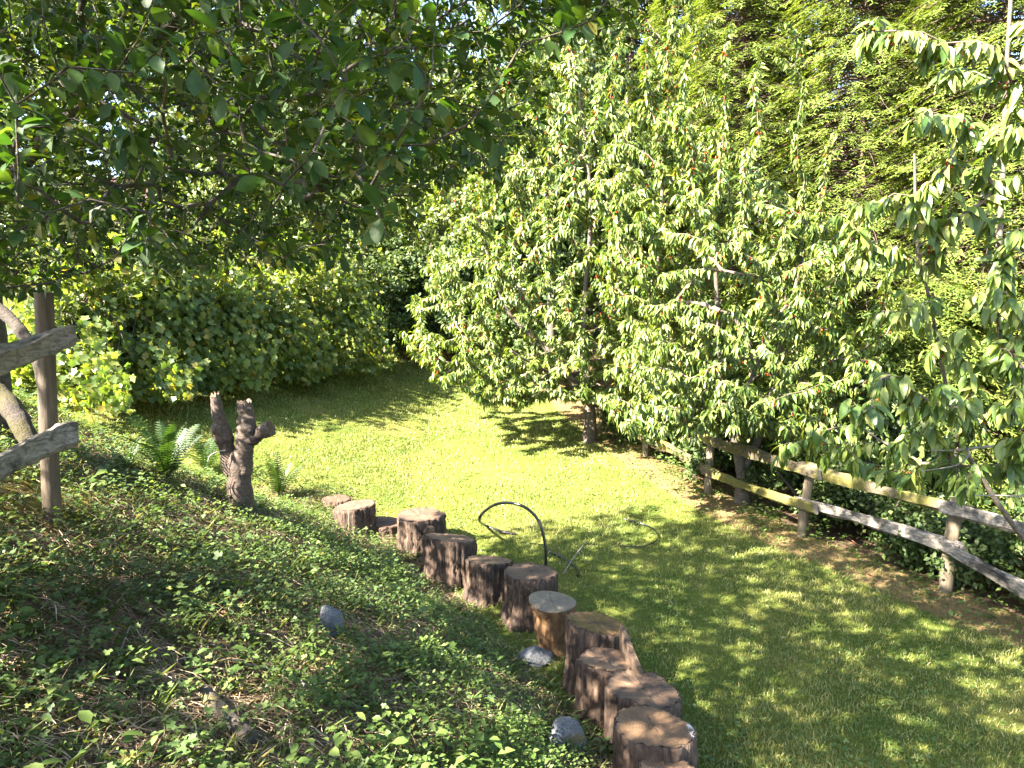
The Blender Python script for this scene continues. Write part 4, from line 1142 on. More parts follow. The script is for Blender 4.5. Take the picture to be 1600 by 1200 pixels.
# ------------------------------------------------------------------ grapevines at the left
def grapes():
    g = np.random.default_rng(61)
    line = [ground_pt(60, 640, 10), ground_pt(200, 625, 10), ground_pt(330, 610, 10), ground_pt(450, 590, 10), ground_pt(560, 572, 10)]
    line = [np.array([p[0], p[1], 0]) for p in line]
    names = ['grapevine nearest the left fence post, its lower leaves in blue green shade', 'broad grapevine with bright yellow green top leaves behind the forked stump',
             'grapevine in the middle of the row beside a trellis post', 'last grapevine of the row at the dark gap of the lawn end']
    for k in range(4):
        a, b = line[k], line[k + 1]
        c = (a + b) / 2; z0 = float(H(c[0], c[1]))
        root = thing('grapevine', (c[0], c[1], z0), names[k], 'grapevine', 'grapevines on the trellis')
        L = np.linalg.norm(b - a); dr = (b - a) / L; nr = np.array([dr[1], -dr[0], 0])
        hgt = (1.9, 2.9, 2.1, 2.8)[k]
        st = Acc()
        for j in range(3):
            p = a + (b - a) * (j + .6) / 3.2
            zz = float(H(p[0], p[1]))
            pts = [(p[0], p[1], zz - .1), (p[0] + g.normal(0, .06), p[1], zz + .5), (p[0] + g.normal(0, .08), p[1] + g.normal(0, .06), zz + 1.0), *(p + dr * .6 * g.choice([-1, 1]) + np.array([0, 0, zz + 1.5]),)]
            add_tube(st, smooth_path(pts, 14), np.linspace(.035, .012, 14), 7, .12, j)
        CP = []
        for j in range(90):   # arching canes
            p = a + (b - a) * g.random(); zz = float(H(p[0], p[1]))
            s = g.choice([-1, 1]); e = p + dr * g.normal(0, .6) + nr * s * g.uniform(.3, .9)
            q = np.linspace(0, 1, 7)[:, None]
            pts = (1 - q) * (p + np.array([0, 0, zz + 1.1])) + q * (e + np.array([0, 0, zz + g.uniform(.4, hgt + .75)])) + np.array([0, 0, .9]) * (q * (1 - q)) * 2; CP.append(pts)
            V, F = tube(pts, np.linspace(.008, .003, 7), 4); st.add(V, F)
        CP = np.vstack(CP)
        st.build('stem', M['branch_bark'], root)
        n = 5600
        u = np.clip(g.beta(1.15, 1.15, n), .0, 1.0) * 1.12 - .06; ph = g.uniform(-.25, math.pi + .25, n)
        rr = (.62 + .5 * g.random(n) ** .8) * (1 + .28 * np.sin(u * 9 + k) * np.cos(ph * 2 + k * 2) + .16 * np.sin(u * 23 + 2 * k) * np.sin(ph * 5))
        base = a + (b - a) * u[:, None]
        zz = H(base[:, 0], base[:, 1])
        edge = .55 + .45 * np.sin(np.pi * np.clip(u, 0, 1)) ** .6
        lat = np.cos(ph) * rr * 1.35 * (.8 + .3 * np.sin(u * 7 + k * 1.7))
        hz = .10 + np.abs(np.sin(ph)) ** .85 * rr * hgt * edge * g.uniform(.72, 1.0, n)
        hz = hz * (1 + .20 * np.sin(base[:, 0] * 3.1 + base[:, 1] * 2.3) + .16 * np.sin(base[:, 0] * 7.7 - base[:, 1] * 5.1)); hz = np.maximum(hz, .1)
        P = base + nr * lat[:, None]; P[:, 2] = zz + hz
        out = nr * np.cos(ph)[:, None] + np.array([0, 0, 1.0]) * (.35 + np.maximum(np.sin(ph), 0)[:, None]) + g.normal(0, .38, (n, 3))
        D = nrm(np.array([0, 0, -1.0]) + nr * np.cos(ph)[:, None] * .5 + g.normal(0, .5, (n, 3)))
        Nn = nrm(out - D * np.einsum('ij,ij->i', out, D)[:, None])
        ci = g.integers(0, len(CP), 3000); PC = CP[ci] + g.normal(0, .08, (3000, 3)); m2 = len(PC)
        P = np.vstack([P, PC]); D = np.vstack([D, nrm(np.array([0, 0, -.8]) + g.normal(0, .6, (m2, 3)))]); Nn = np.vstack([Nn, np.array([0, 0, .9]) + g.normal(0, .55, (m2, 3))]); n = len(P)
        split_leaves(root, LEAF_GRAPE, P, D, Nn, g.uniform(.06, .135, n), M['grape_leaf'], M['grape_leaf_single'], keep=300)
    for i, (px, lb) in enumerate(((95, 'grey trellis post half hidden at the left end of the grapevines'), (440, 'weathered trellis post in the middle of the grapevines'), (590, 'weathered trellis post at the far end of the grapevines'))):
        p = ground_pt(px, 620 - px * .09, 10); p[1] += .15
        a = Acc(); V = smooth_path([(p[0], p[1], p[2] - .2), (p[0], p[1], p[2] + 1.0), (p[0] + .02, p[1], p[2] + 1.85)], 8)
        add_tube(a, V, .05, 10, .03, i); o = a.build('trellis_post', M['post_pale'], origin=(p[0], p[1], p[2]))
        tag(o, lb, 'post', 'trellis posts among the grapevines')
M['grape_leaf_single'] = leaf_mat('grape_leaf_single', [(0.0, (0.07, 0.13, 0.03)), (0.5, (0.15, 0.22, 0.055)), (0.95, (0.25, 0.28, 0.07)), (1.0, (0.40, 0.29, 0.06))], 0.5, 0.5, (2.0, 1.9, 0.6), obj_random=True)
grapes()

# ------------------------------------------------------------------ shed with a red roof far behind the vines
def shed():
    c = at(170, 330, 22.5); x, y = c[0], c[1]; z = float(H(x, y))
    root = thing('garden_shed', (x, y, z), 'pale shed with dark red roof glimpsed through the plum branches', 'shed')
    w, d, h, e = 1.7, 1.4, c[2] - z, 0.95
    e = 0.95
    V = np.array([(-w, -d, 0), (w, -d, 0), (w, d, 0), (-w, d, 0), (-w, -d, h), (w, -d, h), (w, d, h), (-w, d, h), (-w, 0, h + e), (w, 0, h + e)]) + np.array([x, y, z])
    a = Acc(); a.add(V, [(0, 1, 5, 4), (1, 2, 6, 5), (2, 3, 7, 6), (3, 0, 4, 7)]); a.add(V, [(4, 8, 7), (5, 6, 9)])
    a.build('wall', M['shed_wall'], root, smooth=False)
    # roof boards, each with its own thickness
    for s in (-1, 1):
        for k in range(10):
            x0 = -w - .2 + (2 * w + .4) * k / 10; x1 = x0 + (2 * w + .4) / 10 - .015
            P = []
            for xx in (x0, x1):
                for (yy, zz) in ((s * (d + .25), h - .16), (0.0, h + e + .02)):
                    P += [(xx, yy, zz), (xx, yy, zz + .05)]
            a = Acc(); a.add(np.array(P) + np.array([x, y, z]), [(0, 1, 3, 2), (4, 6, 7, 5), (0, 4, 5, 1), (2, 3, 7, 6), (1, 5, 7, 3), (0, 2, 6, 4)])
            a.build('roof_board', M['roof'], root, smooth=False)
    fr = Acc()
    V = np.array([(.2, -d - .03, h * .35), (1.1, -d - .03, h * .35), (1.1, -d - .03, h * .8), (.2, -d - .03, h * .8)]) + np.array([x, y, z])
    fr.add(np.vstack([V, V + np.array([0, .025, 0])]), [(0, 1, 2, 3), (0, 4, 5, 1), (1, 5, 6, 2), (2, 6, 7, 3), (3, 7, 4, 0)])
    fr.build('window', M['glass'], root, smooth=False)
shed()

# ------------------------------------------------------------------ log stumps edging the lawn
def stump_shape(R, h, g, seg=88, rows=11, flare=0.10, tilt=(0, 0), oval=1.0, sag=0.0, notch=None):
    """bark wall and cut face about the origin (base at z = 0)"""
    th = np.arange(seg) * 2 * math.pi / seg
    out = 1 + 0.05 * np.sin(2 * th + g.uniform(0, 6)) + 0.035 * np.sin(3 * th + g.uniform(0, 6)) + 0.02 * np.sin(5 * th + g.uniform(0, 6))
    ridge = g.normal(0, 1, seg); ridge = ridge * .7 + np.roll(ridge, 1) * .3
    zs = np.concatenate([[-0.18], np.linspace(0, 1, rows)])
    V = []
    for i, zz in enumerate(zs):
        f = 1 + flare * max(0, 1 - max(zz, 0) * 1.9) ** 2
        rid = 1 + (0.034 + .010 * (1 - zz)) * (ridge + 0.5 * g.normal(0, 1, seg))
        r = R * out * f * rid
        z = np.full(seg, zz * h if zz > 0 else zz)
        if zz > 0:
            z = z + zz * (tilt[0] * r * np.cos(th) + tilt[1] * r * np.sin(th))
        if i == len(zs) - 1: z = z + g.normal(0, .0025, seg)
        V.append(np.stack([r * np.cos(th) * oval, r * np.sin(th), z], 1))
    V = np.array(V); n = len(zs)
    # bark rim folding over the top edge, inwards to the wood
    top = V[-1]
    inner = top * np.array([.925, .925, 1]) + np.array([0, 0, -.003])
    W = np.vstack([V.reshape(-1, 3), inner])
    i = np.arange(n)[:, None] * seg; j = np.arange(seg)[None]; k = (j + 1) % seg
    F = np.stack([i + j, i + k, i + seg + k, i + seg + j], -1).reshape(-1, 4)
    # cut face: rings of vertices with saw relief
    rs = np.array([.945, .8, .6, .4, .2, .06]); C = []
    for q in rs:
        p = top * np.array([q, q, 1]); p[:, 2] = h + (top[:, 2] - h) * q + .002 + g.normal(0, .0018, seg) + .003 * np.sin(p[:, 0] * 60 + p[:, 1] * 25) - sag * (1 - q)
        C.append(p)
    C = np.vstack(C + [np.array([[0, 0, h + .002 - sag]])])
    m = len(rs); ii = np.arange(m - 1)[:, None] * seg
    G = np.stack([ii + j, ii + k, ii + seg + k, ii + seg + j], -1).reshape(-1, 4)
    jj = np.arange(seg); c0 = (m - 1) * seg
    cap = np.stack([c0 + jj, c0 + (jj + 1) % seg, np.full(seg, m * seg)], 1)
    return W, F, C, G, cap

def log_stump(px, py, wpx, zt, face, label, seed, tilt=(0, 0), flare=.16, extra=None, sag=0.0, oval=1.0):
    g = np.random.default_rng(seed)
    d = ray(px, py); t = (CAM_Z - zt) / -d[2]; c = d * t
    x, y = c[0], c[1]; R = wpx * t / FPX / 2 * 1.03
    zb = min(float(H(x, y)), float(H(x + R, y)), zt - .15)
    root = thing('log_stump', (x, y, zb), label, 'stump', 'sawn log stumps edging the lawn')
    W, F, C, G, cap = stump_shape(R, zt - zb, g, tilt=tilt, flare=flare, sag=sag, oval=oval)
    o = np.array([x, y, zb])
    a = Acc(); a.add(W + o, F); a.build('bark', M['stump_bark'], root)
    a = Acc(); a.add(C + o, G); a.add(C + o, cap); a.build('cut_face', M[face], root)
    return root, o, R, zt - zb

log_stump(526, 779, 44, .50, 'face_red', 'small reddish topped stump at the far end of the stump row, half buried in weeds', 200)
log_stump(555, 789, 60, .60, 'face_brown', 'second stump from the far end, grey brown top, weeds at its foot', 201, tilt=(.10, 0))
log_stump(596, 816, 62, .34, 'face_red', 'low flat stump tucked against the tallest stump', 202)
r4, o4, R4, h4 = log_stump(657, 804, 74, .56, 'face_brown', 'tallest stump, with a sawn off branch knot on its side', 203, flare=.05)
log_stump(704, 840, 78, .52, 'face_tan', 'pale topped stump right of the tallest one', 204, tilt=(-.10, -.17))
log_stump(764, 875, 73, .42, 'face_tan', 'tan topped stump with cracked face left of the hoop of black pipe', 205, tilt=(-.08, -.17))
r7, o7, R7, h7 = log_stump(829, 893, 83, .47, 'face_brown', 'dark topped stump directly in front of the hoop of black pipe', 206, tilt=(-.05, -.05))
r9, o9, R9, h9 = log_stump(932, 973, 92, .52, 'face_wet', 'wide stump with wet rough reddish top and deeply furrowed bark', 208, tilt=(-.20, -.08))
r10, o10, R10, h10 = log_stump(948, 1030, 80, .44, 'face_tan', 'stump with a thick splinter of wood standing up at its right edge', 209, tilt=(-.05, 0), sag=.0)
r11, o11, R11, h11 = log_stump(1005, 1075, 108, .44, 'face_brown', 'leaning stump with grey weathered top and hollow knot, third from the near end', 210, tilt=(-.12, -.02), flare=.14, oval=1.05)
log_stump(1021, 1136, 119, .50, 'face_lichen', 'big round brown topped stump with a white fungus patch on its rim', 211, tilt=(-.05, -.02))
log_stump(1046, 1208, 92, .42, 'face_tan', 'nearest stump, only its top edge showing at the bottom of the picture', 212)
# hollow and knot details
def knot(root, c, dirv, r, name='knot'):
    dirv = nrm(np.array(dirv, float)); a = Acc()
    pts = [np.array(c) - dirv * .05, np.array(c) + dirv * .02, np.array(c) + dirv * .055, np.array(c) + dirv * .06]
    add_tube(a, pts, [r * 1.5, r * 1.3, r * 1.05, r * .8], 16, .05, 3, 0, 1)
    a.build(name, [M['stump_bark'], M['raw_wood']], root)
knot(r4, o4 + np.array([R4 * .45, -R4 * .85, h4 - .13]), (.45, -.85, .1), .058)
knot(r11, o11 + np.array([-R11 * .55, -R11 * .82, h11 - .10]), (-.5, -.85, .1), .042)
# splinter slab on the tenth stump
def slab():
    a = Acc()
    c = o10 + np.array([R10 * .60, 0, h10])
    P = []
    for (x, y, w, z) in ((.02, .20, .018, .17), (.03, .05, .028, .15), (.06, -.10, .030, .08), (.10, -.20, .02, .015)):
        P += [c + (x - w, y, -.12), c + (x + w, y, -.12), c + (x + w * .8, y, z), c + (x - w * .6, y, z + .012)]
    P = np.array(P); F = []
    for i in range(3):
        b = i * 4
        for q in range(4): F.append((b + q, b + (q + 1) % 4, b + 4 + (q + 1) % 4, b + 4 + q))
    a.add(P, F); a.add(P, [(3, 2, 1, 0), (12, 13, 14, 15)])
    a.build('splinter', M['dark_wood'], r10, smooth=False)
slab()
# the broken stump (pale slanting cut face over torn orange wood)
def broken_stump():
    g = np.random.default_rng(207)
    d = ray(862, 940); zt = .45; t = (CAM_Z - zt) / -d[2]; c = d * t; x, y = c[0], c[1]; R = 74 * t / FPX / 2
    zb = min(float(H(x, y)), .1)
    root = thing('log_stump', (x, y, zb), 'broken stump with pale slanting cut face and torn orange side', 'stump', 'sawn log stumps edging the lawn')
    seg, rows = 56, 10
    th = np.arange(seg) * 2 * math.pi / seg
    prof = [(-.5, .84), (0, .86), (.12, .80), (.25, .82), (.4, .84), (.55, .88), (.7, .87), (.82, .93), (.93, .99), (1.0, 1.0)]
    V = []
    for q, f in prof:
        eat = 1 - .22 * np.exp(-((th - 3.9) / .8) ** 2) * (q < .9) * (q > -.1)
        r = R * f * eat * (1 + .05 * np.sin(3 * th + 1) + .05 * g.normal(0, 1, seg) * (q < .95) * (q > 0))
        z = q * (zt - zb) + (q > 0) * q * (-.05 * np.cos(th) + .09 * np.sin(th)) * R * 1.5
        V.append(np.stack([r * np.cos(th) + .03 * (1 - q), r * np.sin(th) * .8, z], 1))
    V = np.vstack(V) + np.array([x, y, zb]); n = len(prof)
    i = np.arange(n - 1)[:, None] * seg; j = np.arange(seg)[None]; k = (j + 1) % seg
    a = Acc(); a.add(V, np.stack([i + j, i + k, i + seg + k, i + seg + j], -1).reshape(-1, 4)); a.build('torn_side', M['raw_wood'], root)
    top = V[-seg:]; cen = top.mean(0)
    C = np.vstack([top + (0, 0, .002), cen + (top - cen) * .6 + (0, 0, .004), cen + (top - cen) * .25 + (0, 0, .003), cen[None]])
    a = Acc(); F = []
    for m in range(2):
        for q in range(seg): F.append((m * seg + q, m * seg + (q + 1) % seg, (m + 1) * seg + (q + 1) % seg, (m + 1) * seg + q))
    a.add(C, F); a.add(C, [(2 * seg + q, 2 * seg + (q + 1) % seg, 3 * seg) for q in range(seg)])
    ob = a.build('cut_face', M['face_pale'], root)
broken_stump()

# ------------------------------------------------------------------ the pruned forked stump on the bank
def forked():
    b = ground_pt(374, 795); Y = b[1]
    root = thing('tree_stump', b, 'pruned dead tree stump with two cut limbs standing on the bank beside ferns', 'tree stump')
    def P(px, py, dy=0): return at(px, py, Y + dy)
    px = Y / FPX
    def R(n, *v): return np.interp(np.linspace(0, 1, n), np.linspace(0, 1, len(v)), v) * px * .88
    a = Acc(); path = smooth_path([b - np.array([0, 0, .15]), P(374, 770), P(373, 745), P(372, 722), P(371, 704)], 44)
    gnarl(a, path, R(44, 27, 24, 22, 21.5, 22, 19, 12), 26, .10, 7, 7); a.build('trunk', M['forked_bark'], root)
    a = Acc(); path = smooth_path([P(364, 738), P(357, 712), P(351, 688), P(346, 664), P(340, 642), P(336, 620)], 46)
    gnarl(a, path, R(46, 17, 16.5, 15, 13, 13.5, 17.5, 16, 12.5, 11.5, 11, 10.5, 9.5, 8), 22, .12, 9, 8, 0, 1, 1.2)
    a.build('limb', [M['forked_bark'], M['face_tan']], root)
    a = Acc(); path = smooth_path([P(378, 738), P(380, 712), P(383, 690), P(386, 668), P(384, 650), P(382, 632)], 46)
    gnarl(a, path, R(46, 19, 19, 18, 17, 16, 16, 18.5, 19, 15, 17.5, 14, 16, 12), 24, .22, 11, 9, 0, 1, 0.8)
    a.build('limb', [M['forked_bark'], M['face_brown']], root)
    a = Acc(); path = smooth_path([P(390, 686), P(401, 680), P(411, 674, -.02), P(421, 670, -.03)], 22)
    gnarl(a, path, R(22, 14, 14, 12, 11, 13, 15, 14), 20, .2, 12, 10, 0, 1, 0.35)
    a.build('side_stub', [M['forked_bark'], M['face_brown']], root)
    a = Acc(); path = smooth_path([P(346, 676), P(339, 672, -.04), P(331, 676, -.07)], 16)
    gnarl(a, path, R(16, 13, 14, 14, 10, 4), 16, .3, 18, 11); a.build('burl', M['forked_bark'], root)
    a = Acc(); path = smooth_path([P(352, 704, -.1), P(340, 706, -.16), P(328, 712, -.2), P(325, 722, -.2)], 8)
    add_tube(a, path, np.linspace(.007, .004, 8), 5, .05, 1); a.build('dry_twig', M['pale_twig'], root)
M['forked_bark'] = wood_mat('forked_bark', (0.022, 0.014, 0.010), (0.17, 0.118, 0.082), (16, 16, 20), 1.0, ((0.020, 0.012, 0.009), 0.54), 2.2, bdist=0.012)
forked()

# ------------------------------------------------------------------ ferns
def frond_template(nb=16):
    V, F = [], []
    def blade(p, d, L, w, dz):
        s = np.array([-d[1], d[0], 0]) * w; p = np.array(p, float)
        i = len(V); V.extend([p - s, p + s, p + d * L * .6 + s * .7 + (0, 0, dz * .4), p + d * L + (0, 0, dz), p + d * L * .6 - s * .7 + (0, 0, dz * .4)])
        F.extend([(i, i + 1, i + 2), (i, i + 2, i + 4), (i + 4, i + 2, i + 3)])
    def mid(y): return np.array([0, y, .10 * math.sin(y * 2.2) - .30 * max(0, y - .35) ** 1.6])
    ys = np.linspace(0, 1, 9)
    i0 = len(V)
    for y in ys:
        m = mid(y); w = .010 * (1.2 - y); V.extend([m - (w, 0, 0), m + (w, 0, 0)])
    for k in range(8):
        b = i0 + 2 * k; F.extend([(b, b + 1, b + 3), (b, b + 3, b + 2)])
    for k in range(nb):
        y = .13 + .85 * k / nb; L = .155 * math.sin(math.pi * (0.14 + .86 * (y ** .75)) ) ** .6 + .015
        for sx in (-1, 1):
            blade(mid(y), nrm(np.array([sx, .30, 0])), L, .014, -.02)
    return np.array(V), np.array(F)
FRONDS = []
for nb in (18, 15):
    a = Acc(); a.add(*frond_template(nb)); FRONDS.append(a.mesh('frond', M['fern_leaf']))
def fern(px, py, n, L, label, seed, spread=(25, 75)):
    g = np.random.default_rng(seed); b = ground_pt(px, py)
    root = thing('fern', b, label, 'fern', 'sword ferns round the forked stump')
    for i in range(n):
        a = i * 2.4 + g.normal(0, .25); el = math.radians(g.uniform(*spread)); l = L * g.uniform(.7, 1.1)
        d = np.array([math.cos(a) * math.cos(el), math.sin(a) * math.cos(el), math.sin(el)])
        nn = np.array([-math.cos(a) * math.sin(el), -math.sin(a) * math.sin(el), math.cos(el)])
        o = bpy.data.objects.new('frond', FRONDS[i % 2]); COL.objects.link(o); o.parent = root
        o.matrix_local = basis_mat(d * .02, d, nn + g.normal(0, .12, 3), l)
fern(262, 748, 22, .64, 'large sword fern left of the forked stump', 301, (35, 82))
fern(322, 738, 12, .62, 'small sword fern close against the left side of the forked stump', 302, (35, 80))
fern(436, 778, 14, .60, 'sword fern right of the forked stump against the sunny lawn', 303, (40, 82))
fern(200, 735, 10, .40, 'small low fern farther left behind the weeds', 304, (25, 70))

# ------------------------------------------------------------------ fences
def rail(acc, pts, w, hgt, seed, n=44, taper=True, mat=0, capmat=0):
    """split rail: a wedge of timber with sharp edges, uneven along its length"""
    g = np.random.default_rng(seed); path = smooth_path(pts, n); T = nrm(np.gradient(path, axis=0))
    sec = np.array([(-.5, -.42), (-.46, -.05), (-.5, .34), (-.22, .5), (.12, .40), (.5, .46), (.46, .05), (.52, -.36), (.18, -.5), (-.15, -.44)])
    sec = sec + g.normal(0, .045, sec.shape); sides = len(sec)
    V = []
    for i in range(n):
        s = nrm(np.cross(T[i], (0, 0, 1.0))); u = np.cross(s, T[i]); q = i / (n - 1)
        f = 1 + .10 * math.sin(q * 7 + seed) + .06 * math.sin(q * 19 + seed)
        tw = .25 * math.sin(q * 3.5 + seed * 1.7)
        if taper: f *= min(1, .80 + (1 - q) * 6)
        X = sec[:, 0] * math.cos(tw) - sec[:, 1] * math.sin(tw); Yy = sec[:, 0] * math.sin(tw) + sec[:, 1] * math.cos(tw)
        rag = np.array([mnoise.noise(Vector((q * 16, k * 1.7, seed))) for k in range(sides)])
        X = X * f * (1 + .16 * rag); Yy = Yy * f * (1 + .16 * rag)
        sl = T[i] * 0
        if i == n - 1: sl = T[i] * 0.05
        V.append(path[i] + np.outer(X * w, s) + np.outer(Yy * hgt, u) + (np.outer(Yy * .35 * hgt, T[i]) if i in (0, n - 1) else 0))
    V = np.array(V).reshape(-1, 3)
    i = np.arange(n - 1)[:, None] * sides; j = np.arange(sides)[None]; k = (j + 1) % sides
    acc.add(V, np.stack([i + j, i + k, i + sides + k, i + sides + j], -1).reshape(-1, 4), mat)
    for ring, fl in ((V[:sides], 1), (V[-sides:], 0)):
        jj = np.arange(sides); kk = (jj + 1) % sides
        acc.add(np.vstack([ring, ring.mean(0)[None]]), np.stack([kk, jj, np.full(sides, sides)], 1) if fl else np.stack([jj, kk, np.full(sides, sides)], 1), capmat)

def post_mesh(acc, b, top, r, seed):
    pts = smooth_path([b - np.array([0, 0, .25]), b + (top - b) * .4, top - (top - b) * .004, top], 12)
    add_tube(acc, pts, np.r_[np.full(11, r), r * .95], 18, .012, seed, 0, 1)

def fence_left():
    Y = 4.7; bp = ground_pt(81, 815); Y = bp[1]
    root = thing('split_rail_fence', bp, 'near fence end at the left, brown round post with two weathered split rails', 'fence')
    a = Acc(); post_mesh(a, bp, at(69, 470, Y), 13.2 * Y / FPX, 5); a.build('post', [M['post_wood'], M['post_wood']], root)
    y0 = Y - .16
    a = Acc(); rail(a, [at(-330, 640, y0 - 1.9), at(-60, 580, y0 - .75), at(50, 548, y0 - .12), at(114, 525, y0 + .12)], .09, .155, 6, capmat=1)
    a.build('rail', [M['rail_grey'], M['end_grain']], root, smooth=False)
    a = Acc(); rail(a, [at(-330, 860, y0 - 1.9), at(-60, 757, y0 - .75), at(50, 705, y0 - .12), at(116, 676, y0 + .12)], .10, .15, 7, capmat=1)
    a.build('rail', [M['rail_grey'], M['end_grain']], root, smooth=False)
fence_left()

def fence_right():
    b0 = ground_pt(1475, 925)
    root = thing('split_rail_fence', b0, 'long mossy split rail fence running along the right edge of the lawn', 'fence')
    posts = [(1700, 1040), (1475, 925), (1250, 838), (1105, 770), (1008, 712), (940, 672)]
    tops = [(1745, 866), (1496, 784), (1268, 731), (1112, 687), (1011, 646), (942, 620)]
    B = [ground_pt(*p) for p in posts]; Tp = []
    for b, t in zip(B, tops): Tp.append(at(t[0], t[1], b[1] + .03))
    lean = []
    for i, (b, t) in enumerate(zip(B, Tp)):
        a = Acc(); post_mesh(a, b, t, (.075, .068, .056)[min(i, 2)], 10 + i)
        a.build('post', [M['post_pale'], M['end_grain']], root)
    up = [(1745, 872), (1490, 797), (1263, 737), (1110, 690), (1010, 650), (942, 624)]
    lo = [(1735, 990), (1483, 858), (1258, 790), (1108, 738), (1009, 685), (941, 650)]
    for lst, dz, sd in ((up, .14, 20), (lo, .13, 30)):
        Q = [at(p[0], p[1], b[1] - .10) for p, b in zip(lst, B)]
        for i in range(len(Q) - 1):
            d = nrm(Q[i + 1] - Q[i]); m = (Q[i] + Q[i + 1]) / 2 + np.array([0, 0, .02 * math.sin(i * 3 + sd)])
            off = np.array([.05, .06, 0]) * (i % 2)
            a = Acc(); rail(a, [Q[i] - d * .16 + off, m + off, Q[i + 1] + d * .16 + off], .065, dz if i < 2 else .115, sd + i, 36, True, 0, 1)
            o = a.build('rail', [M['rail_grey'] if i < 1 or (i == 1 and sd == 30) else M['rail_moss'], M['end_grain']], root, smooth=False)
fence_right()

# ------------------------------------------------------------------ mossy limbs behind the left fence, log piece, rocks, pipe, sticks, brush
def limb(name, pts, r0, r1, mat, label, cat, seed, n=20, sides=12, rough=.10):
    sp = smooth_path(pts, n * 2); a = Acc(); gnarl(a, sp, np.linspace(r0, r1, n * 2), sides, rough * 1.6, 12 if r0 > .02 else 30, seed)
    o = a.build(name, M[mat], origin=tuple(sp[0])); return tag(o, label, cat)
Yb = 5.2
p_end = ground_pt(66, 735)
limb('mossy_log', [at(-90, 560, p_end[1] + .5), at(-20, 600, p_end[1] + .3), at(18, 640, p_end[1] + .15), at(44, 685, p_end[1] + .05), p_end - np.array([0, 0, .05])], .09, .065, 'moss_bark',
     'mossy log leaning down behind the left fence post', 'log', 41)
limb('mossy_branch', [at(-70, 440, 5.6), at(4, 488, 5.5), at(34, 520, 5.4), at(58, 560, 5.3), at(72, 640, 5.25), at(80, 745, 5.2)], .048, .036, 'moss_bark',
     'mossy crooked branch between trunk and left fence post, above the log', 'branch', 42)
def log_piece():
    p = [ground_pt(318, 1092), ground_pt(352, 1128), ground_pt(392, 1168)]
    p = [q + np.array([0, 0, .03]) for q in p]
    limb('rotten_branch', p, .034, .040, 'plum_bark', 'short thick piece of rotten bark covered wood lying on the bank', 'branch', 43, 12, 10, .12)
log_piece()
for i, (pts, r, lb) in enumerate((([(470, 1075), (490, 1095), (500, 1105)], .010, 'short broken stick lying right of the rotten wood piece'),
                                  ([(262, 880), (300, 876)], .009, 'short pale stick among weeds high on the bank'),
                                  ([(185, 1040), (200, 1000), (205, 985)], .006, 'thin grey stick standing out of the weeds at lower left'),
                                  ([(355, 1040), (400, 1052), (442, 1058)], .007, 'long thin stick above the rotten wood piece'),
                                  ([(1318, 838), (1345, 858), (1372, 852)], .006, 'thin reddish stick leaning below the fence rail'))):
    P = [ground_pt(*q) + np.array([0, 0, .035]) for q in pts]
    if len(P) == 2: P.insert(1, (P[0] + P[1]) / 2 + np.array([0, 0, .01]))
    limb('stick', P, r, r * .6, 'pale_twig' if i != 4 else 'red_twig', lb, 'stick', 50 + i, 10, 6, .08)

def rock(px, py, wpx, hpx, label, mat, seed, sink=.35):
    g = np.random.default_rng(seed); b = ground_pt(px, py + hpx * .35); sc = b[1] / FPX
    import bmesh
    bm = bmesh.new(); bmesh.ops.create_icosphere(bm, subdivisions=4, radius=1)
    pl = nrm(g.normal(0, 1, (14, 3))); dd = g.uniform(.52, .88, 14)
    for v in bm.verts:
        p = np.array(v.co)
        for n_, d_ in zip(pl, dd):
            k = np.dot(p, n_) - d_
            if k > 0: p = p - n_ * k * .85
        q = Vector(p * 1.7 + seed); p = p * (1 + .07 * mnoise.noise(q) + .035 * mnoise.noise(q * 3) + .015 * mnoise.noise(q * 8))
        v.co = p
    me = bpy.data.meshes.new('rock'); bm.to_mesh(me); bm.free()
    V = np.array([v.co[:] for v in me.vertices]); me.transform(Matrix.Diagonal((wpx * sc / 2 * 1.08, wpx * sc / 2 * .9, hpx * sc / 2 * 1.25, 1)))
    for f in me.polygons: f.use_smooth = True
    me.materials.append(M[mat])
    o = bpy.data.objects.new('rock', me); COL.objects.link(o); o.location = (b[0], b[1] + .05, b[2] + hpx * sc * .22); o.rotation_euler = (0, 0, g.uniform(-.4, .4))
    return tag(o, label, 'rock')
rock(512, 975, 50, 56, 'grey upright rock on the middle of the bank', 'rock_grey', 71)
rock(832, 1028, 64, 34, 'pale grey flat rock beside the wide wet topped stump', 'rock_pale', 72)
rock(886, 1152, 66, 66, 'grey brown mossy rock at the bottom beside the big round stump', 'rock_moss', 73)

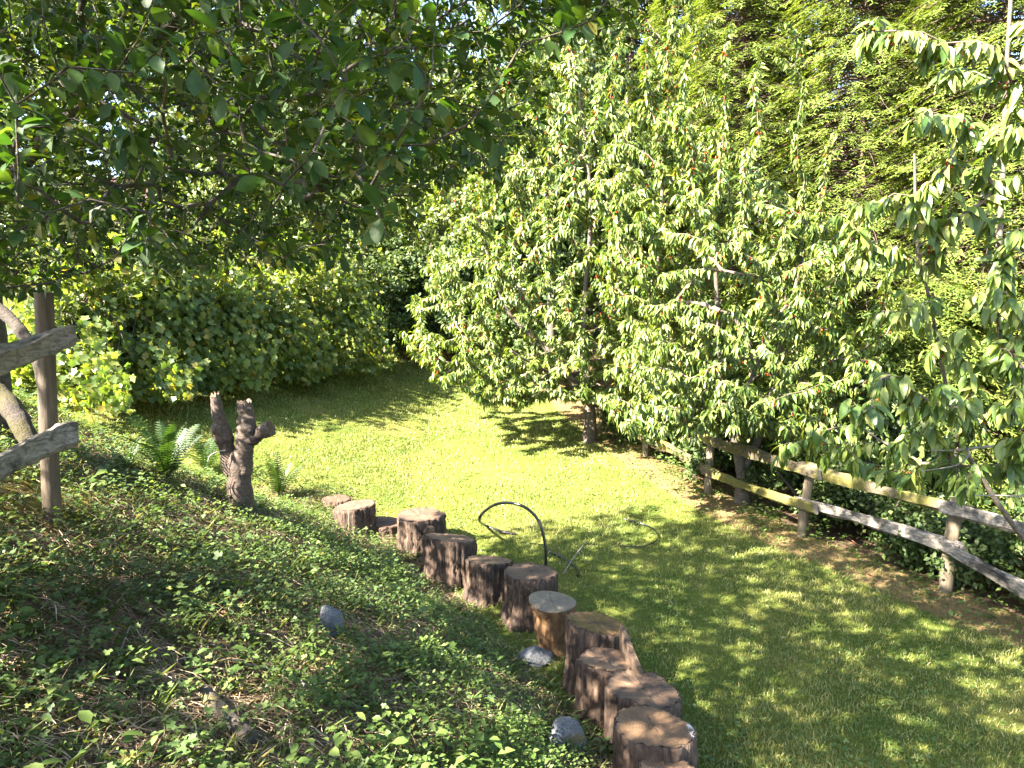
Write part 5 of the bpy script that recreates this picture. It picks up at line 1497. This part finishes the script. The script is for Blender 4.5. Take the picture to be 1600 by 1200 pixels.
def pipe():
    b = ground_pt(852, 893); Y = b[1]
    # one loop of pipe standing up from behind the stumps, its end lying on the grass
    pts = [b + np.array([0, 0, -.03]), at(853, 868, Y), at(851, 845, Y + .02), at(842, 815, Y + .05), at(824, 795, Y + .1), at(800, 786, Y + .2), at(775, 788, Y + .35), at(756, 800, Y + .5), at(749, 813, Y + .62)]
    g1 = ground_pt(760, 826) + np.array([0, 0, .03]); g2 = ground_pt(786, 834) + np.array([0, 0, .02]); g3 = ground_pt(806, 836) + np.array([0, 0, .012])
    sp = smooth_path(pts + [g1, g2, g3], 70); a = Acc(); add_tube(a, sp, .0165, 12)
    o = a.build('garden_pipe', M['hose'], origin=tuple(b)); tag(o, 'hoop of black plastic pipe standing up behind the dark topped stump', 'pipe')
    q = [ground_pt(856, 864), ground_pt(876, 872), ground_pt(893, 884), ground_pt(902, 893), ground_pt(903, 903)]
    sp = smooth_path([p + np.array([0, 0, .018]) for p in q], 30); a = Acc(); add_tube(a, sp, .012, 10)  # short dark tube curving over the lawn right of the hoop
    o = a.build('dark_arc', M['hose'], origin=tuple(q[0])); tag(o, 'short dark curved tube lying on the lawn right of the hoop', 'pipe')
    q = [ground_pt(968, 857), ground_pt(1000, 859), ground_pt(1022, 851), ground_pt(1028, 840), ground_pt(1012, 826), ground_pt(975, 815)]
    sp = smooth_path([p + np.array([0, 0, .03]) for p in q], 40); a = Acc(); add_tube(a, sp, .008, 8)
    o = a.build('thin_tubing', M['hose'], origin=tuple(q[0])); tag(o, 'thin dark curl of tubing lying on the sunlit lawn', 'pipe')
    p0 = ground_pt(880, 898); p1 = at(916, 846, p0[1] + .12); p2 = at(897, 870, p0[1] + .05)
    limb('lawn_stick', [p0, p2, p1], .008, .004, 'pale_twig', 'thin pale stick propped up on the lawn near the pipe', 'stick', 61, 10, 6, .06)
pipe()

def brush():
    g = np.random.default_rng(91); b = ground_pt(690, 572)
    a = Acc()
    for i in range(150):
        an = g.uniform(0, 6.28); el = g.uniform(-.1, 1.2); L = g.uniform(.35, 1.0)
        p = b + np.array([g.normal(0, .35), g.normal(0, .3), g.uniform(0, .35)])
        d = np.array([math.cos(an) * math.cos(el), math.sin(an) * math.cos(el), math.sin(el)])
        pts = smooth_path([p, p + d * L * .5 + g.normal(0, .04, 3), p + d * L + np.array([0, 0, -.15 * L])], 6)
        V, F = tube(pts, np.linspace(.012, .005, 6), 4); a.add(V, F)
    P = b + g.normal(0, 1, (500, 3)) * np.array([.45, .35, .28]) + np.array([0, 0, .3])
    scatter(a, LEAF_SMALL, P, g.normal(0, 1, (500, 3)), g.normal(0, 1, (500, 3)), g.uniform(.05, .11, 500), 1)
    o = a.build('dead_brush', [M['red_twig'], M['dead_leaf']], origin=tuple(b)); o['kind'] = 'stuff'; tag(o, 'heap of dead red brown brush at the far end of the lawn', 'brush heap')
brush()

# ------------------------------------------------------------------ single weeds one can pick out
def weed(px, py, h, nl, size, label, seed, mat='weed_leaf_one', upright=True):
    g = np.random.default_rng(seed); b = ground_pt(px, py); root = thing('weed_plant', b, label, 'plant')
    a = Acc(); sp = smooth_path([b - np.array([0, 0, .02]), b + np.array([g.normal(0, .01), g.normal(0, .01), h * .5]), b + np.array([g.normal(0, .03), g.normal(0, .03), h])], 8)
    add_tube(a, sp, np.linspace(.005, .002, 8), 6); a.build('stem', M['weed_stem'], root)
    a = Acc(); a.add(*LEAF_OVAL); me = a.mesh('leaf', M['weed_leaf_one'])
    for i in range(nl):
        q = .25 + .75 * i / max(nl - 1, 1); p = np.array([np.interp(q, np.linspace(0, 1, 8), sp[:, k]) for k in range(3)])
        an = i * 2.4 + g.normal(0, .2); el = g.uniform(-.1, .6)
        d = np.array([math.cos(an), math.sin(an), el]); o = bpy.data.objects.new('leaf', me); COL.objects.link(o); o.parent = root
        o.matrix_local = basis_mat(p - b, d, (0, 0, 1.0) + g.normal(0, .2, 3), size * g.uniform(.7, 1.15) * (1.1 - .4 * q))
M['weed_leaf_one'] = leaf_mat('weed_leaf_one', [(0.0, (0.06, 0.12, 0.025)), (0.6, (0.10, 0.16, 0.035)), (1.0, (0.17, 0.21, 0.05))], 0.5, 0.35, obj_random=True)
M['weed_stem'] = plain('weed_stem', (0.10, 0.12, 0.03), 0.6)
weed(612, 905, .38, 18, .07, 'tall thin weed standing in front of the tallest stump', 401)
weed(950, 1190, .16, 12, .085, 'bright green broad leaved weed at the foot of the big round stump', 402)
weed(925, 1120, .15, 9, .085, 'weed with large round leaves between mossy rock and leaning stump', 403)
weed(860, 1075, .18, 12, .08, 'leafy weed growing just below the pale flat rock', 404)
weed(290, 985, .20, 16, .075, 'bushy weed in the middle of the shaded bank', 405)
weed(100, 1120, .16, 14, .075, 'pale green leafy weed at the lower left of the bank', 406)
weed(155, 690, .30, 18, .08, 'tall yellowish leafy weed right of the left fence rails', 407)

# ------------------------------------------------------------------ the far wood that closes the view
def far_wood():
    g = np.random.default_rng(95); n = 26000
    a = np.radians(g.uniform(-62, 62, n)); r = g.uniform(40, 50, n)
    top = 13 + 3.5 * np.sin(a * 9) + 2.5 * np.sin(a * 23 + 1) + 1.5 * np.sin(a * 51)
    h = top * g.random(n) ** .8
    x, y = r * np.sin(a), r * np.cos(a)
    P = np.stack([x, y, H(x, y) + h], 1)
    D = nrm(g.normal(0, 1, (n, 3)) + np.array([0, 0, -.6])); Nn = np.array([0, -.5, .7]) + g.normal(0, .5, (n, 3))
    acc = Acc(); scatter(acc, LEAF_FLAT, P, D, Nn, g.uniform(.5, 1.1, n))
    o = acc.build('far_wood', M['back_leaf']); o['kind'] = 'stuff'; tag(o, 'mass of far trees closing the view behind the garden', 'wood')
far_wood()
